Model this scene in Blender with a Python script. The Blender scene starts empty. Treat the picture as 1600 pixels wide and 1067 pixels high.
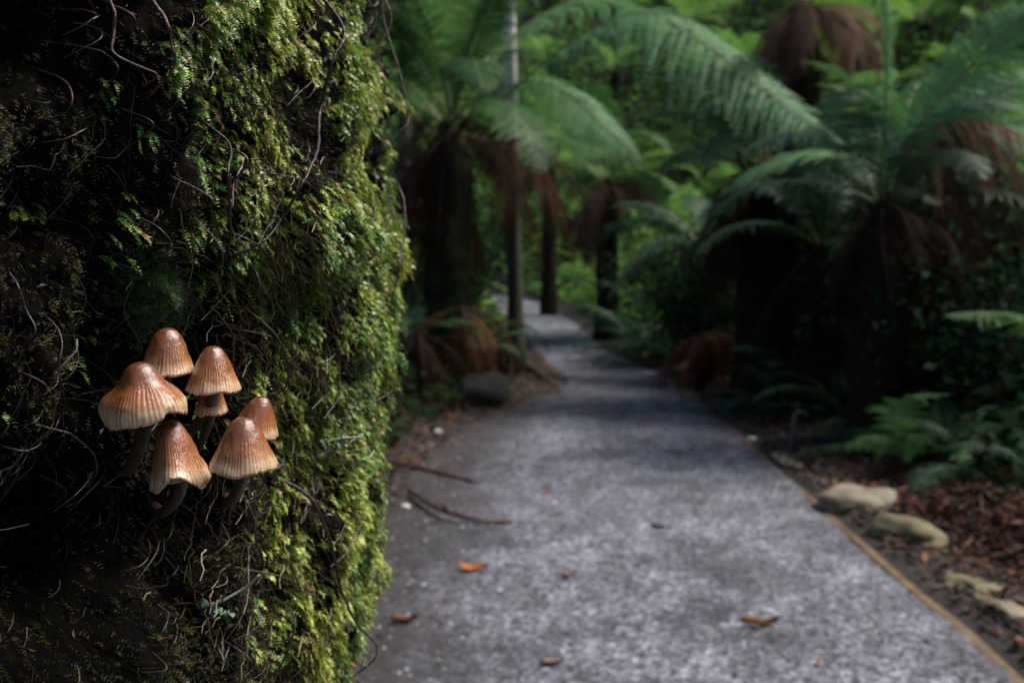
import bpy, math, random
import numpy as np
from mathutils import Vector, Matrix

# ------------------------------------------------------------------ camera, sky, sun, exposure
SC = bpy.context.scene
COL = SC.collection
R = math.radians
CAM_Z = 1.0
PITCH = R(3.42)
LENS = 35.0
FPX = 1600 * LENS / 36.0

cam_d = bpy.data.cameras.new('camera'); cam = bpy.data.objects.new('camera', cam_d); COL.objects.link(cam)
cam.location = (0, 0, CAM_Z); cam.rotation_euler = (R(90) - PITCH, 0, 0)
cam_d.lens = LENS; cam_d.sensor_width = 36; cam_d.clip_start = 0.02; cam_d.clip_end = 500
cam_d.dof.use_dof = True; cam_d.dof.focus_distance = 0.425; cam_d.dof.aperture_fstop = 12.5
cam_d.dof.aperture_blades = 0
SC.camera = cam

SUN_AZ = 80.0     # degrees from +Y (forward) towards +X (right)
SUN_EL = 58.0
w = bpy.data.worlds.new('World'); SC.world = w; w.use_nodes = True
nt = w.node_tree; bg = nt.nodes['Background']
sky = nt.nodes.new('ShaderNodeTexSky'); sky.sky_type = 'NISHITA'; sky.sun_disc = False
sky.sun_elevation = R(SUN_EL); sky.sun_rotation = R(SUN_AZ)
nt.links.new(sky.outputs[0], bg.inputs[0]); bg.inputs[1].default_value = 0.05
sd = bpy.data.lights.new('sun', 'SUN'); sd.energy = 2.8; sd.angle = R(24); sd.color = (1, 0.95, 0.88)
sun = bpy.data.objects.new('sun', sd); COL.objects.link(sun)
S_DIR = Vector((math.sin(R(SUN_AZ)) * math.cos(R(SUN_EL)), math.cos(R(SUN_AZ)) * math.cos(R(SUN_EL)), math.sin(R(SUN_EL))))
sun.rotation_euler = S_DIR.to_track_quat('Z', 'Y').to_euler(); sun.location = (6, 3, 12)
SC.view_settings.view_transform = 'Standard'; SC.view_settings.look = 'None'
SC.view_settings.exposure = 1.12; SC.view_settings.gamma = 1.0
SC.cycles.use_denoising = True
SC.cycles.max_bounces = 6; SC.cycles.diffuse_bounces = 3; SC.cycles.glossy_bounces = 2
SC.cycles.transmission_bounces = 3; SC.cycles.transparent_max_bounces = 4
SC.cycles.sample_clamp_indirect = 4.0

# ------------------------------------------------------------------ helpers
random.seed(7); RNG = np.random.default_rng(7)
FWD = np.array([0, math.cos(PITCH), -math.sin(PITCH)]); UP = np.array([0, math.sin(PITCH), math.cos(PITCH)])
CAM = np.array([0, 0, CAM_Z])

def ray(px, py):
    px = np.asarray(px, float); py = np.asarray(py, float)
    return FWD + np.stack([(px - 800) / FPX, np.zeros_like(px), np.zeros_like(px)], -1) + UP * ((533.5 - py) / FPX)[..., None]

def at(px, py, Y):
    d = ray(px, py)
    return CAM + d * (Y / d[1])

def project(P):
    q = P - CAM
    z = q @ FWD
    return 800 + FPX * q[..., 0] / z, 533.5 - FPX * (q @ UP) / z

def _h(ix, iy, iz, seed):
    n = (ix * 374761393 + iy * 668265263 + iz * 1274126177 + seed * 974711) & 0xffffffff
    n = ((n ^ (n >> 13)) * 1103515245) & 0xffffffff
    n = ((n ^ (n >> 16)) * 2654435761) & 0xffffffff
    return ((n ^ (n >> 15)) & 0xffffff) / float(0xffffff)

def vnoise(p, seed=0):
    p = np.asarray(p, float); i = np.floor(p).astype(np.int64); f = p - i; f = f * f * (3 - 2 * f)
    x, y, z = i[..., 0], i[..., 1], i[..., 2]; fx, fy, fz = f[..., 0], f[..., 1], f[..., 2]
    def L(a, b, t): return a + (b - a) * t
    c = lambda a, b, d: _h(x + a, y + b, z + d, seed)
    return L(L(L(c(0,0,0), c(1,0,0), fx), L(c(0,1,0), c(1,1,0), fx), fy),
             L(L(c(0,0,1), c(1,0,1), fx), L(c(0,1,1), c(1,1,1), fx), fy), fz) * 2 - 1

def fbm(p, seed=0, o=4):
    a, s, t = 1.0, 0.0, 0.0
    p = np.asarray(p, float)
    for k in range(o):
        s = s + a * vnoise(p * 2 ** k, seed + k * 17); t += a; a *= 0.5
    return s / t

def sm(a, b, x):
    t = np.clip((x - a) / (b - a), 0, 1); return t * t * (3 - 2 * t)

class MB:
    """collects vertices, quads/tris, per-vertex colours and per-face materials; build() links ONE mesh"""
    def __init__(s): s.V = []; s.Q = []; s.T = []; s.C = []; s.mq = []; s.mt = []; s.n = 0; s.att = {}
    def add(s, V, Q=None, T=None, col=None, mi=0):
        V = np.asarray(V, float).reshape(-1, 3)
        s.V.append(V)
        if Q is not None and len(Q): s.Q.append(np.asarray(Q, np.int64) + s.n); s.mq.append(np.full(len(Q), mi))
        if T is not None and len(T): s.T.append(np.asarray(T, np.int64) + s.n); s.mt.append(np.full(len(T), mi))
        if col is not None:
            c = np.asarray(col, float)
            s.C.append(np.broadcast_to(c, (len(V), 3)) if c.ndim == 1 else c)
        s.n += len(V)
    def mesh(s, name, mats, smooth=False):
        V = np.concatenate(s.V)
        Q = np.concatenate(s.Q) if s.Q else np.zeros((0, 4), np.int64)
        T = np.concatenate(s.T) if s.T else np.zeros((0, 3), np.int64)
        me = bpy.data.meshes.new(name)
        me.vertices.add(len(V)); me.vertices.foreach_set('co', V.astype(np.float32).ravel())
        nl = len(Q) * 4 + len(T) * 3
        me.loops.add(nl); me.loops.foreach_set('vertex_index', np.concatenate([Q.ravel(), T.ravel()]).astype(np.int32))
        tot = np.concatenate([np.full(len(Q), 4), np.full(len(T), 3)]).astype(np.int32)
        st = np.concatenate([[0], np.cumsum(tot)[:-1]]).astype(np.int32)
        me.polygons.add(len(tot)); me.polygons.foreach_set('loop_start', st)
        for m in (mats if isinstance(mats, (list, tuple)) else [mats]): me.materials.append(m)
        mi = np.concatenate([np.concatenate(s.mq) if s.mq else [], np.concatenate(s.mt) if s.mt else []]).astype(np.int32)
        me.polygons.foreach_set('material_index', mi)
        me.polygons.foreach_set('use_smooth', np.full(len(tot), smooth))
        if s.C:
            C = np.concatenate(s.C); a = me.attributes.new('Col', 'FLOAT_COLOR', 'POINT')
            a.data.foreach_set('color', np.concatenate([C, np.ones((len(C), 1))], 1).astype(np.float32).ravel())
        for k, v in s.att.items():
            a = me.attributes.new(k, 'FLOAT', 'POINT'); a.data.foreach_set('value', np.asarray(v, np.float32))
        me.update(calc_edges=True); me.validate()
        return me
    def build(s, name, mats, parent=None, smooth=False):
        return link(name, s.mesh(name, mats, smooth), parent)

def link(name, me, parent=None):
    o = bpy.data.objects.new(name, me); COL.objects.link(o)
    if parent: o.parent = parent
    return o

def tag(o, label=None, cat=None, group=None, kind=None):
    if label: o['label'] = label
    if cat: o['category'] = cat
    if group: o['group'] = group
    if kind: o['kind'] = kind
    return o

def thing(name, label, cat, loc=(0, 0, 0), rz=0, group=None):
    o = bpy.data.objects.new(name, None); COL.objects.link(o); o.empty_display_size = 0.1
    o.location = loc; o.rotation_euler = (0, 0, rz)
    return tag(o, label, cat, group)

def spline(P, n):
    """Catmull-Rom through the points"""
    P = np.asarray(P, float)
    if len(P) < 3:
        t = np.linspace(0, 1, n)[:, None]; return P[0] * (1 - t) + P[-1] * t
    Q = np.vstack([2 * P[0] - P[1], P, 2 * P[-1] - P[-2]])
    u = np.linspace(0, len(P) - 1 - 1e-9, n); i = u.astype(int); t = (u - i)[:, None]
    a, b, c, d = Q[i], Q[i + 1], Q[i + 2], Q[i + 3]
    return 0.5 * (2 * b + (c - a) * t + (2 * a - 5 * b + 4 * c - d) * t ** 2 + (3 * b - a - 3 * c + d) * t ** 3)

def nrm(v): return v / (np.linalg.norm(v, axis=-1, keepdims=True) + 1e-12)

def tube(mb, P, rad, k=6, col=None, mi=0, cap=True):
    P = np.asarray(P, float); n = len(P); rad = np.broadcast_to(np.asarray(rad, float), (n,))
    T = nrm(np.gradient(P, axis=0))
    ref = np.array([0.31, 0.87, 0.38]); ref = ref if abs(T.mean(0) @ ref) < 0.85 * np.linalg.norm(T.mean(0)) else np.array([0.9, -0.2, 0.38])
    A = nrm(np.cross(T, ref)); B = np.cross(T, A)
    th = np.linspace(0, 2 * math.pi, k, endpoint=False)
    V = P[:, None] + rad[:, None, None] * (np.cos(th)[None, :, None] * A[:, None] + np.sin(th)[None, :, None] * B[:, None])
    V = V.reshape(-1, 3)
    i = np.arange(n - 1)[:, None] * k; j = np.arange(k)[None]; j2 = (j + 1) % k
    Q = np.stack([i + j, i + j2, i + k + j2, i + k + j], -1).reshape(-1, 4)
    T3 = None
    if cap:
        V = np.vstack([V, P[:1], P[-1:]]); a, b = n * k, n * k + 1
        T3 = [(a, (q + 1) % k, q) for q in range(k)] + [(b, (n - 1) * k + q, (n - 1) * k + (q + 1) % k) for q in range(k)]
    mb.add(V, Q, T3, col, mi)

# ------------------------------------------------------------------ materials
def new_mat(name):
    m = bpy.data.materials.new(name); m.use_nodes = True
    return m, m.node_tree, m.node_tree.nodes['Principled BSDF']

def N(nt, t, **kw):
    n = nt.nodes.new('ShaderNode' + t)
    for k, v in kw.items():
        if isinstance(k, str) and hasattr(n, k): setattr(n, k, v)
    return n

def ramp(nt, src, stops):
    r = nt.nodes.new('ShaderNodeValToRGB'); e = r.color_ramp.elements
    while len(e) < len(stops): e.new(0.5)
    for q, (p, c) in zip(e, stops):
        q.position = p; q.color = (*c, 1) if len(c) == 3 else c
    nt.links.new(src, r.inputs[0]); return r

def noise(nt, scale, detail=4, rough=0.6, vec=None):
    n = nt.nodes.new('ShaderNodeTexNoise'); n.inputs['Scale'].default_value = scale
    n.inputs['Detail'].default_value = detail; n.inputs['Roughness'].default_value = rough
    if vec is None:
        tc = nt.nodes.new('ShaderNodeTexCoord'); vec = tc.outputs['Object']
    nt.links.new(vec, n.inputs['Vector']); return n

def bump(nt, b, h, strength, dist):
    n = nt.nodes.new('ShaderNodeBump'); n.inputs['Strength'].default_value = strength; n.inputs['Distance'].default_value = dist
    nt.links.new(h, n.inputs['Height']); nt.links.new(n.outputs[0], b.inputs['Normal'])

def noise_mat(name, scale, stops, rough=0.7, bs=None, bscale=None, bd=0.01, detail=6, spec=0.5):
    m, nt, b = new_mat(name); n = noise(nt, scale, detail)
    r = ramp(nt, n.outputs['Fac'], stops); nt.links.new(r.outputs[0], b.inputs['Base Color'])
    b.inputs['Roughness'].default_value = rough; b.inputs['Specular IOR Level'].default_value = spec
    if bs:
        n2 = noise(nt, bscale or scale * 3, 6); bump(nt, b, n2.outputs['Fac'], bs, bd)
    return m

def leaf_mat(name, c1, c2, trans=0.35, rough=0.45, attr=False, spec=0.5):
    """leaf: Principled mixed with Translucent; colour varies by object and by noise, or comes from the Col attribute"""
    m, nt, b = new_mat(name)
    if attr:
        a = nt.nodes.new('ShaderNodeAttribute'); a.attribute_name = 'Col'; col = a.outputs['Color']
    else:
        oi = nt.nodes.new('ShaderNodeObjectInfo'); n = noise(nt, 3.0, 3)
        ad = nt.nodes.new('ShaderNodeMath'); ad.operation = 'ADD'; nt.links.new(oi.outputs['Random'], ad.inputs[0]); nt.links.new(n.outputs['Fac'], ad.inputs[1])
        mu = nt.nodes.new('ShaderNodeMath'); mu.operation = 'MULTIPLY'; nt.links.new(ad.outputs[0], mu.inputs[0]); mu.inputs[1].default_value = 0.5
        col = ramp(nt, mu.outputs[0], [(0.2, c1), (0.8, c2)]).outputs[0]
    nt.links.new(col, b.inputs['Base Color']); b.inputs['Roughness'].default_value = rough
    b.inputs['Specular IOR Level'].default_value = spec
    tr = nt.nodes.new('ShaderNodeBsdfTranslucent'); mx = nt.nodes.new('ShaderNodeMixShader'); mx.inputs[0].default_value = trans
    nt.links.new(col, tr.inputs[0]); nt.links.new(b.outputs[0], mx.inputs[1]); nt.links.new(tr.outputs[0], mx.inputs[2])
    nt.links.new(mx.outputs[0], nt.nodes['Material Output'].inputs[0])
    return m

def col_mat(name, rough=0.7, spec=0.5):
    m, nt, b = new_mat(name); a = nt.nodes.new('ShaderNodeAttribute'); a.attribute_name = 'Col'
    nt.links.new(a.outputs['Color'], b.inputs['Base Color']); b.inputs['Roughness'].default_value = rough
    b.inputs['Specular IOR Level'].default_value = spec; return m

M = {}
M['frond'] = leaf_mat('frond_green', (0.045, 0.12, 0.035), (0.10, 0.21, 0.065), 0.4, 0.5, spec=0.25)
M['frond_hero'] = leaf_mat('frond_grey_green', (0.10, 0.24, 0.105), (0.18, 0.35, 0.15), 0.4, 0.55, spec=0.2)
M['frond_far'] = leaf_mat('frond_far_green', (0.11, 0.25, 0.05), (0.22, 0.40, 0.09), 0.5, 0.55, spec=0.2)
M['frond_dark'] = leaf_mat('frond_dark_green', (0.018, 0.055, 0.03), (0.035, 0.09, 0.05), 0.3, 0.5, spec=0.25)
M['frond_dead'] = leaf_mat('frond_dead_brown', (0.075, 0.032, 0.018), (0.15, 0.07, 0.045), 0.25, 0.8, spec=0.2)
M['frond_rust'] = leaf_mat('frond_dead_rust', (0.085, 0.028, 0.013), (0.15, 0.05, 0.022), 0.25, 0.8, spec=0.2)
M['frond_shade'] = leaf_mat('frond_dead_dark', (0.018, 0.010, 0.007), (0.042, 0.022, 0.015), 0.2, 0.85, spec=0.1)  # darker copy of the dead fronds, with shade put into the brown
M['frond_pink'] = leaf_mat('frond_dead_pink', (0.12, 0.06, 0.045), (0.24, 0.13, 0.10), 0.3, 0.8, spec=0.2)
M['rachis'] = noise_mat('fern_stalk_green', 20, [(0.3, (0.10, 0.13, 0.035)), (0.7, (0.20, 0.24, 0.08))], 0.5)
M['rachis_dead'] = noise_mat('fern_stalk_brown', 20, [(0.3, (0.05, 0.025, 0.014)), (0.7, (0.12, 0.06, 0.03))], 0.8)
M['fern_trunk'] = noise_mat('fern_trunk_fibre', 25, [(0.3, (0.008, 0.005, 0.004)), (0.55, (0.025, 0.014, 0.009)), (0.8, (0.05, 0.03, 0.018))], 0.9, 0.8, 60, 0.02, spec=0.2)
M['mossy_trunk'] = noise_mat('fern_trunk_mossy', 9, [(0.35, (0.012, 0.009, 0.006)), (0.55, (0.03, 0.035, 0.012)), (0.75, (0.06, 0.08, 0.025))], 0.9, 0.8, 60, 0.02, spec=0.2)
M['moss'] = leaf_mat('moss_leaf', None, None, 0.3, 0.38, attr=True) 
M['under'] = leaf_mat('undergrowth_leaf', None, None, 0.4, 0.85, attr=True, spec=0.08)
M['litter'] = col_mat('litter', 0.7, 0.3)
M['root'] = noise_mat('root_bark', 120, [(0.3, (0.03, 0.013, 0.010)), (0.55, (0.085, 0.036, 0.027)), (0.8, (0.15, 0.075, 0.055))], 0.45, 0.6, 400, 0.002)
M['root_grey'] = noise_mat('root_grey', 150, [(0.3, (0.025, 0.02, 0.018)), (0.6, (0.065, 0.055, 0.052)), (0.85, (0.15, 0.135, 0.13))], 0.4, 0.6, 400, 0.002)
M['root_dark'] = noise_mat('root_dark', 150, [(0.3, (0.008, 0.005, 0.005)), (0.6, (0.025, 0.014, 0.012)), (0.85, (0.07, 0.05, 0.045))], 0.35, 0.6, 400, 0.002)
M['rootlet'] = col_mat('rootlet', 0.5, 0.5)

# ------------------------------------------------------------------ ground and path
EL = np.array([(-4, -.75), (0, -.7), (3, -.66), (5, -.62), (6.5, -.5), (7.4, -.25), (8.2, .05), (9, .3), (10, .42), (13, .3), (16, .15), (20, -.15), (25, -1.2), (32, -4.0), (45, -12)])
ER = np.array([(-4, .95), (0, 1.11), (2.5, 1.235), (6, 1.41), (9, 1.56), (10.5, 1.57), (12, 1.45), (14, 1.22), (16, 1.14), (18, 1.12), (22, .85), (26, .1), (32, -2.4), (45, -10)])
def xl(Y): return np.interp(Y, EL[:, 0], EL[:, 1])
def xr(Y): return np.interp(Y, ER[:, 0], ER[:, 1])
def ph(Y): return 0.66 * sm(10, 30, Y) + 0.06 * np.exp(-((Y - 15.5) / 1.6) ** 2)

def ground_h(X, Y):
    X = np.asarray(X, float); Y = np.asarray(Y, float)
    L, Rr = xl(Y), xr(Y)
    dr = X - Rr; dl = L - X
    h = ph(Y)
    off = np.maximum(dr, dl)
    P3 = np.stack([X, Y, X * 0], -1)
    h = h + sm(0.0, 0.35, off) * (0.035 * fbm(P3 * 2.2, 3, 4) + 0.02) + sm(0.6, 2.5, off) * 0.14 * fbm(P3 * 0.8, 5, 3)
    h = h - 0.03 * sm(0.05, -0.25, off) + 0.016 * sm(0.03, 0.08, dr)
    h = h + 0.42 * np.maximum(0, dr - 2.6 - 2.0 * sm(9, 4, Y)) + 0.34 * np.maximum(0, dl - 3.0)
    far = np.maximum(0, Y - 27 + 0.5 * X)
    h = h + 0.5 * far * sm(-14, 0, X - L + 3)
    return h

gx = np.unique(np.concatenate([np.linspace(-60, -8, 30), np.linspace(-8, -2, 40), np.linspace(-2, 4, 150), np.linspace(4, 10, 50), np.linspace(10, 70, 40)]))
gy = np.unique(np.concatenate([np.linspace(-20, 0, 20), np.linspace(0, 8, 200), np.linspace(8, 20, 120), np.linspace(20, 40, 60), np.linspace(40, 120, 30)]))
GX, GY = np.meshgrid(gx, gy); GH = ground_h(GX, GY)
mb = MB(); nx = len(gx); i = np.arange(len(gy) - 1)[:, None] * nx; j = np.arange(nx - 1)[None]
mb.add(np.stack([GX, GY, GH], -1), np.stack([i + j, i + j + 1, i + nx + j + 1, i + nx + j], -1).reshape(-1, 4))
m, nt, b = new_mat('forest_soil'); M['soil'] = m
n1 = noise(nt, 6, 8, 0.7); n2 = noise(nt, 45, 6, 0.7); n3 = noise(nt, 0.9, 3)
r1 = ramp(nt, n1.outputs['Fac'], [(0.3, (0.010, 0.008, 0.007)), (0.5, (0.026, 0.018, 0.014)), (0.65, (0.05, 0.03, 0.02)), (0.8, (0.09, 0.055, 0.04))])
nt.links.new(r1.outputs[0], b.inputs['Base Color']); b.inputs['Roughness'].default_value = 0.8; bump(nt, b, n2.outputs['Fac'], 0.8, 0.03)
tag(mb.build('ground', M['soil'], smooth=True), kind='structure')

# path
m, nt, b = new_mat('path_gravel'); M['path'] = m
tc = nt.nodes.new('ShaderNodeTexCoord')
na = noise(nt, 2.2, 7, 0.7); nb = noise(nt, 38, 6, 0.75); nc = noise(nt, 9, 5, 0.65)
v = nt.nodes.new('ShaderNodeTexVoronoi'); v.inputs['Scale'].default_value = 75; nt.links.new(tc.outputs['Object'], v.inputs['Vector'])
vr = ramp(nt, v.outputs['Color'], [(0.0, (0.018, 0.018, 0.021)), (0.25, (0.075, 0.077, 0.09)), (0.6, (0.195, 0.20, 0.23)), (0.85, (0.29, 0.297, 0.335)), (1.0, (0.45, 0.45, 0.48))])
pr = ramp(nt, nc.outputs['Fac'], [(0.32, (0.45, 0.44, 0.45)), (0.62, (1.12, 1.12, 1.14))])
qr = ramp(nt, na.outputs['Fac'], [(0.38, (0.45, 0.43, 0.44)), (0.57, (1.15, 1.15, 1.15))])
sr = ramp(nt, nb.outputs['Fac'], [(0.36, (0.22, 0.22, 0.23)), (0.47, (0.9, 0.9, 0.91)), (0.68, (1.4, 1.4, 1.43))])
def mult(nt, a, c):
    x = nt.nodes.new('ShaderNodeMix'); x.data_type = 'RGBA'; x.blend_type = 'MULTIPLY'; x.inputs[0].default_value = 1
    nt.links.new(a, x.inputs[6]); nt.links.new(c, x.inputs[7]); return x.outputs[2]
c = mult(nt, mult(nt, mult(nt, vr.outputs[0], pr.outputs[0]), qr.outputs[0]), sr.outputs[0])
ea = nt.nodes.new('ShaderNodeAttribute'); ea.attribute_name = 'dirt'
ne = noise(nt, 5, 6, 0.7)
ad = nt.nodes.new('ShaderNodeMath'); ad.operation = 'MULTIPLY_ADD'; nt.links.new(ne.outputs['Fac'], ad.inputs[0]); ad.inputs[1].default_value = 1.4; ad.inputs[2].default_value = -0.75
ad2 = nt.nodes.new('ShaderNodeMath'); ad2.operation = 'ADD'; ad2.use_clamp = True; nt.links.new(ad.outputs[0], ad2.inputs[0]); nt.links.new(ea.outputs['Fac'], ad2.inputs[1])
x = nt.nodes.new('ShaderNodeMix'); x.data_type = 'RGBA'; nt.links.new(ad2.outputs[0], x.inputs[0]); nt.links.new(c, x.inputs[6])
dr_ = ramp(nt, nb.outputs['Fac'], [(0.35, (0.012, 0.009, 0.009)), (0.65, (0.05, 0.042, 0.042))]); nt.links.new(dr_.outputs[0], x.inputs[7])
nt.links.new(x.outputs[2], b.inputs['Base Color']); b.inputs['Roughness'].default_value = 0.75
bump(nt, b, nb.outputs['Fac'], 0.7, 0.012)
py_ = np.unique(np.concatenate([np.linspace(-3.5, 12, 420), np.linspace(12, 40, 160)])); pu = np.linspace(0, 1, 56)
PY, PU = np.meshgrid(py_, pu, indexing='ij'); PX = xl(PY) + (xr(PY) - xl(PY)) * PU
wob = 0.10 * fbm(np.stack([PU * 0, PY * 1.6, PU * 0], -1), 9, 3) * (1 - PU) ** 2
PX = PX + wob + 0.035 * sm(0.97, 1.0, PU)
PZ = ph(PY) + 0.010 + 0.012 * fbm(np.stack([PX * 2, PY * 2, PX * 0], -1), 21, 4) - 0.03 * sm(0.06, 0.0, PU)
mb = MB(); k = len(pu); i = np.arange(len(py_) - 1)[:, None] * k; j = np.arange(k - 1)[None]
mb.add(np.stack([PX, PY, PZ], -1), np.stack([i + j, i + j + 1, i + k + j + 1, i + k + j], -1).reshape(-1, 4))
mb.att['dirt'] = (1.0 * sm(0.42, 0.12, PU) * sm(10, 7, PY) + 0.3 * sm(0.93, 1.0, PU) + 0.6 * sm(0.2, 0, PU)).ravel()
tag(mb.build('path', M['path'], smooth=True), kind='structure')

def path_z(X, Y): return float(ph(np.array(Y)) + 0.012 + 0.012 * fbm(np.array([X * 2, Y * 2, 0]), 21, 4))

# timber strip along the right edge
M['timber'] = noise_mat('edging_timber', 14, [(0.3, (0.05, 0.03, 0.014)), (0.55, (0.13, 0.08, 0.036)), (0.8, (0.19, 0.125, 0.06))], 0.7, 0.5, 60, 0.004)
mb = MB()
yy = np.linspace(-2, 10.6, 140); xx = xr(yy) + 0.012 + 0.006 * fbm(np.stack([yy * 2, yy * 0, yy * 0], -1), 44, 3); zz = ph(yy) + 0.005
wdt = 0.038
prof = [(0, -0.15), (0, 0.004), (0.003, 0.007), (wdt - 0.003, 0.007), (wdt, 0.004), (wdt, -0.15)]
V = np.stack([np.stack([xx + a + 0.007 * np.sin(yy * 3.1) + 0.004 * np.sin(yy * 7.3), yy, zz + c_ + 0.004 * np.sin(yy * 2.3)], -1) for a, c_ in prof], 1).reshape(-1, 3)
i = np.arange(len(yy) - 1)[:, None] * 6; j = np.arange(5)[None]
mb.add(V, np.stack([i + j, i + 6 + j, i + 7 + j, i + 1 + j], -1).reshape(-1, 4))
tag(mb.build('path_edging', M['timber']), 'thin orange-brown timber edging strip along the gravel path', 'edging')

# ------------------------------------------------------------------ the mossy trunk beside the camera
TC = np.array([-0.7071, 0.7071]) * 1.0; TR = 0.603
def hollow(px, py, cx, cy, rx, ry): return np.exp(-(((px - cx) / rx) ** 2 + ((py - cy) / ry) ** 2))
ZC = np.linspace(0.45, 1.45, 61); RC = np.zeros(61)                  # girth of the trunk by height, fitted below
def base_r(z): return TR + np.interp(z, ZC, RC) + 0.12 * sm(0.35, 0.0, z) - 0.02 * np.maximum(z - 2, 0)
def trunk_r(th, z):
    rb = base_r(z)
    P = np.stack([TC[0] + rb * np.cos(th), TC[1] + rb * np.sin(th), z], -1)
    px, py = project(P)
    vis = (P - CAM) @ FWD > 0.15
    Pn = P * np.array([1, 1, 0.7])
    d = 0.024 * fbm(Pn * 9, 31, 4) + 0.022 * fbm(Pn * 34, 33, 4) + 0.010 * fbm(Pn * 110, 35, 3)
    d = d + 0.011 * vnoise(np.stack([th * 16, z * 1.6 + th * 2, z * 0], -1), 37)          # vertical ribs
    hs = (0.065 * hollow(px, py, 150, 840, 110, 140) + 0.045 * hollow(px, py, 110, 300, 120, 120) + 0.05 * hollow(px, py, 30, 30, 110, 110)
          + 0.03 * hollow(px, py, 250, 560, 90, 90) + 0.03 * hollow(px, py, 60, 960, 140, 90) - 0.02 * hollow(px, py, 470, 350, 70, 80)
          - 0.014 * hollow(px, py, 540, 800, 50, 260) + 0.022 * hollow(px, py, 545, 270, 60, 70) - 0.012 * hollow(px, py, 390, 200, 50, 110))
    return rb + d - np.where(vis, hs, 0)
def trunk_pt(th, z):
    r = trunk_r(th, z); return np.stack([TC[0] + r * np.cos(th), TC[1] + r * np.sin(th), z], -1)
def trunk_n(th, z):
    return np.stack([np.cos(th), np.sin(th), np.zeros_like(th)], -1)
def on_trunk(px, py):
    """where the view ray through a photo pixel meets the real trunk surface"""
    px = np.atleast_1d(np.asarray(px, float)); py = np.atleast_1d(np.asarray(py, float))
    d = ray(px, py); o = CAM[:2] - TC
    rr = np.full(len(px), TR)
    for _ in range(6):
        a = d[:, 0] ** 2 + d[:, 1] ** 2; bq = d[:, :2] @ o; cq = o @ o - rr ** 2
        t = (-bq - np.sqrt(np.maximum(bq ** 2 - a * cq, 0))) / a
        P = CAM + d * t[:, None]; th = np.arctan2(P[:, 1] - TC[1], P[:, 0] - TC[0]); z = P[:, 2]
        rr = 0.5 * rr + 0.5 * trunk_r(th, z)
    return th, z

for _ in range(4):                                                  # widen or narrow the trunk so that its outline has the real one's gentle swell
    tq, zq = np.meshgrid(np.linspace(R(-30), R(40), 160), ZC); Pq = trunk_pt(tq, zq); pxq, pyq = project(Pq)
    k_ = pxq.argmax(1); ix = np.arange(61); mx = pxq[ix, k_]; my = pyq[ix, k_]; dd = np.linalg.norm(Pq[ix, k_] - CAM, axis=1)
    want = np.interp(my, [-100, 0, 200, 400, 600, 750, 900, 1067, 1200], [586, 588, 606, 618, 606, 586, 566, 546, 536])
    cor = (want - mx) * dd / FPX; cor = np.convolve(np.pad(cor, 4, 'edge'), np.ones(9) / 9, 'valid'); RC = RC + 0.8 * cor

TH0, TH1 = R(-62), R(32)
ths = np.concatenate([np.linspace(TH0, TH1, 300), np.linspace(TH1, TH0 + 2 * math.pi, 70)[1:-1]])
zs = np.concatenate([np.linspace(-0.15, 0.5, 24)[:-1], np.linspace(0.5, 1.4, 330), np.linspace(1.4, 3.4, 30)[1:], np.linspace(3.4, 10, 30)[1:]])
ZT, TT = np.meshgrid(zs, ths, indexing='ij')
mb = MB(); k = len(ths); i = np.arange(len(zs) - 1)[:, None] * k; j = np.arange(k)[None]; j2 = (j + 1) % k
mb.add(trunk_pt(TT, ZT), np.stack([i + j, i + j2, i + k + j2, i + k + j], -1).reshape(-1, 4))
m, nt, b = new_mat('peaty_bark'); M['peat'] = m
tcx = nt.nodes.new('ShaderNodeTexCoord'); mp = nt.nodes.new('ShaderNodeMapping'); mp.inputs['Scale'].default_value = (1, 1, 0.45); nt.links.new(tcx.outputs['Object'], mp.inputs[0])
n1 = noise(nt, 60, 8, 0.7, mp.outputs[0]); n2 = noise(nt, 260, 6, 0.7, mp.outputs[0]); n3 = noise(nt, 14, 4, 0.6)
r1 = ramp(nt, n1.outputs['Fac'], [(0.3, (0.002, 0.0015, 0.0013)), (0.5, (0.0045, 0.003, 0.0025)), (0.68, (0.010, 0.0065, 0.005)), (0.82, (0.03, 0.019, 0.014))])  # dark peat, deepened further to stand for shade on the trunk's left
r3 = ramp(nt, n3.outputs['Fac'], [(0.4, (1, 1, 1)), (0.7, (0.75, 1.1, 0.6))])
nt.links.new(mult(nt, r1.outputs[0], r3.outputs[0]), b.inputs['Base Color']); b.inputs['Roughness'].default_value = 0.85; b.inputs['Specular IOR Level'].default_value = 0.1
bump(nt, b, n2.outputs['Fac'], 0.8, 0.006)
tree = thing('mossy_tree', 'broad dark tree trunk covered in green moss and rootlets beside the path', 'tree', (TC[0], TC[1], 0))
def tchild(o):
    o.parent = tree; o.location = (-TC[0], -TC[1], 0); return o
tchild(mb.build('trunk', M['peat'], smooth=True))

# --- moss
DENS = np.array([
 [0,1,3,6,6,7,6,4,3],[1,1,4,6,7,6,6,6,3],[1,1,4,6,8,8,5,6,4],[2,1,2,5,7,7,4,3,5],[1,2,2,3,5,6,8,4,6],[0,1,1,2,3,6,6,6,6],
 [0,1,0,1,2,5,6,8,6],[1,1,0,0,1,4,6,8,6],[0,0,0,0,1,4,6,8,5],[0,1,0,0,1,3,5,8,5],[1,1,0,0,1,3,5,8,4],[0,1,0,0,1,3,5,7,3],[1,0,0,0,1,2,4,6,2]], float) / 9
def dens(px, py):
    u = np.clip(px / 80, 0, 7.999); v_ = np.clip(py / 90, 0, 11.999); a = u.astype(int); c_ = v_.astype(int); fu, fv = u - a, v_ - c_
    return (DENS[c_, a] * (1 - fu) + DENS[c_, a + 1] * fu) * (1 - fv) + (DENS[c_ + 1, a] * (1 - fu) + DENS[c_ + 1, a + 1] * fu) * fv

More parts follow.
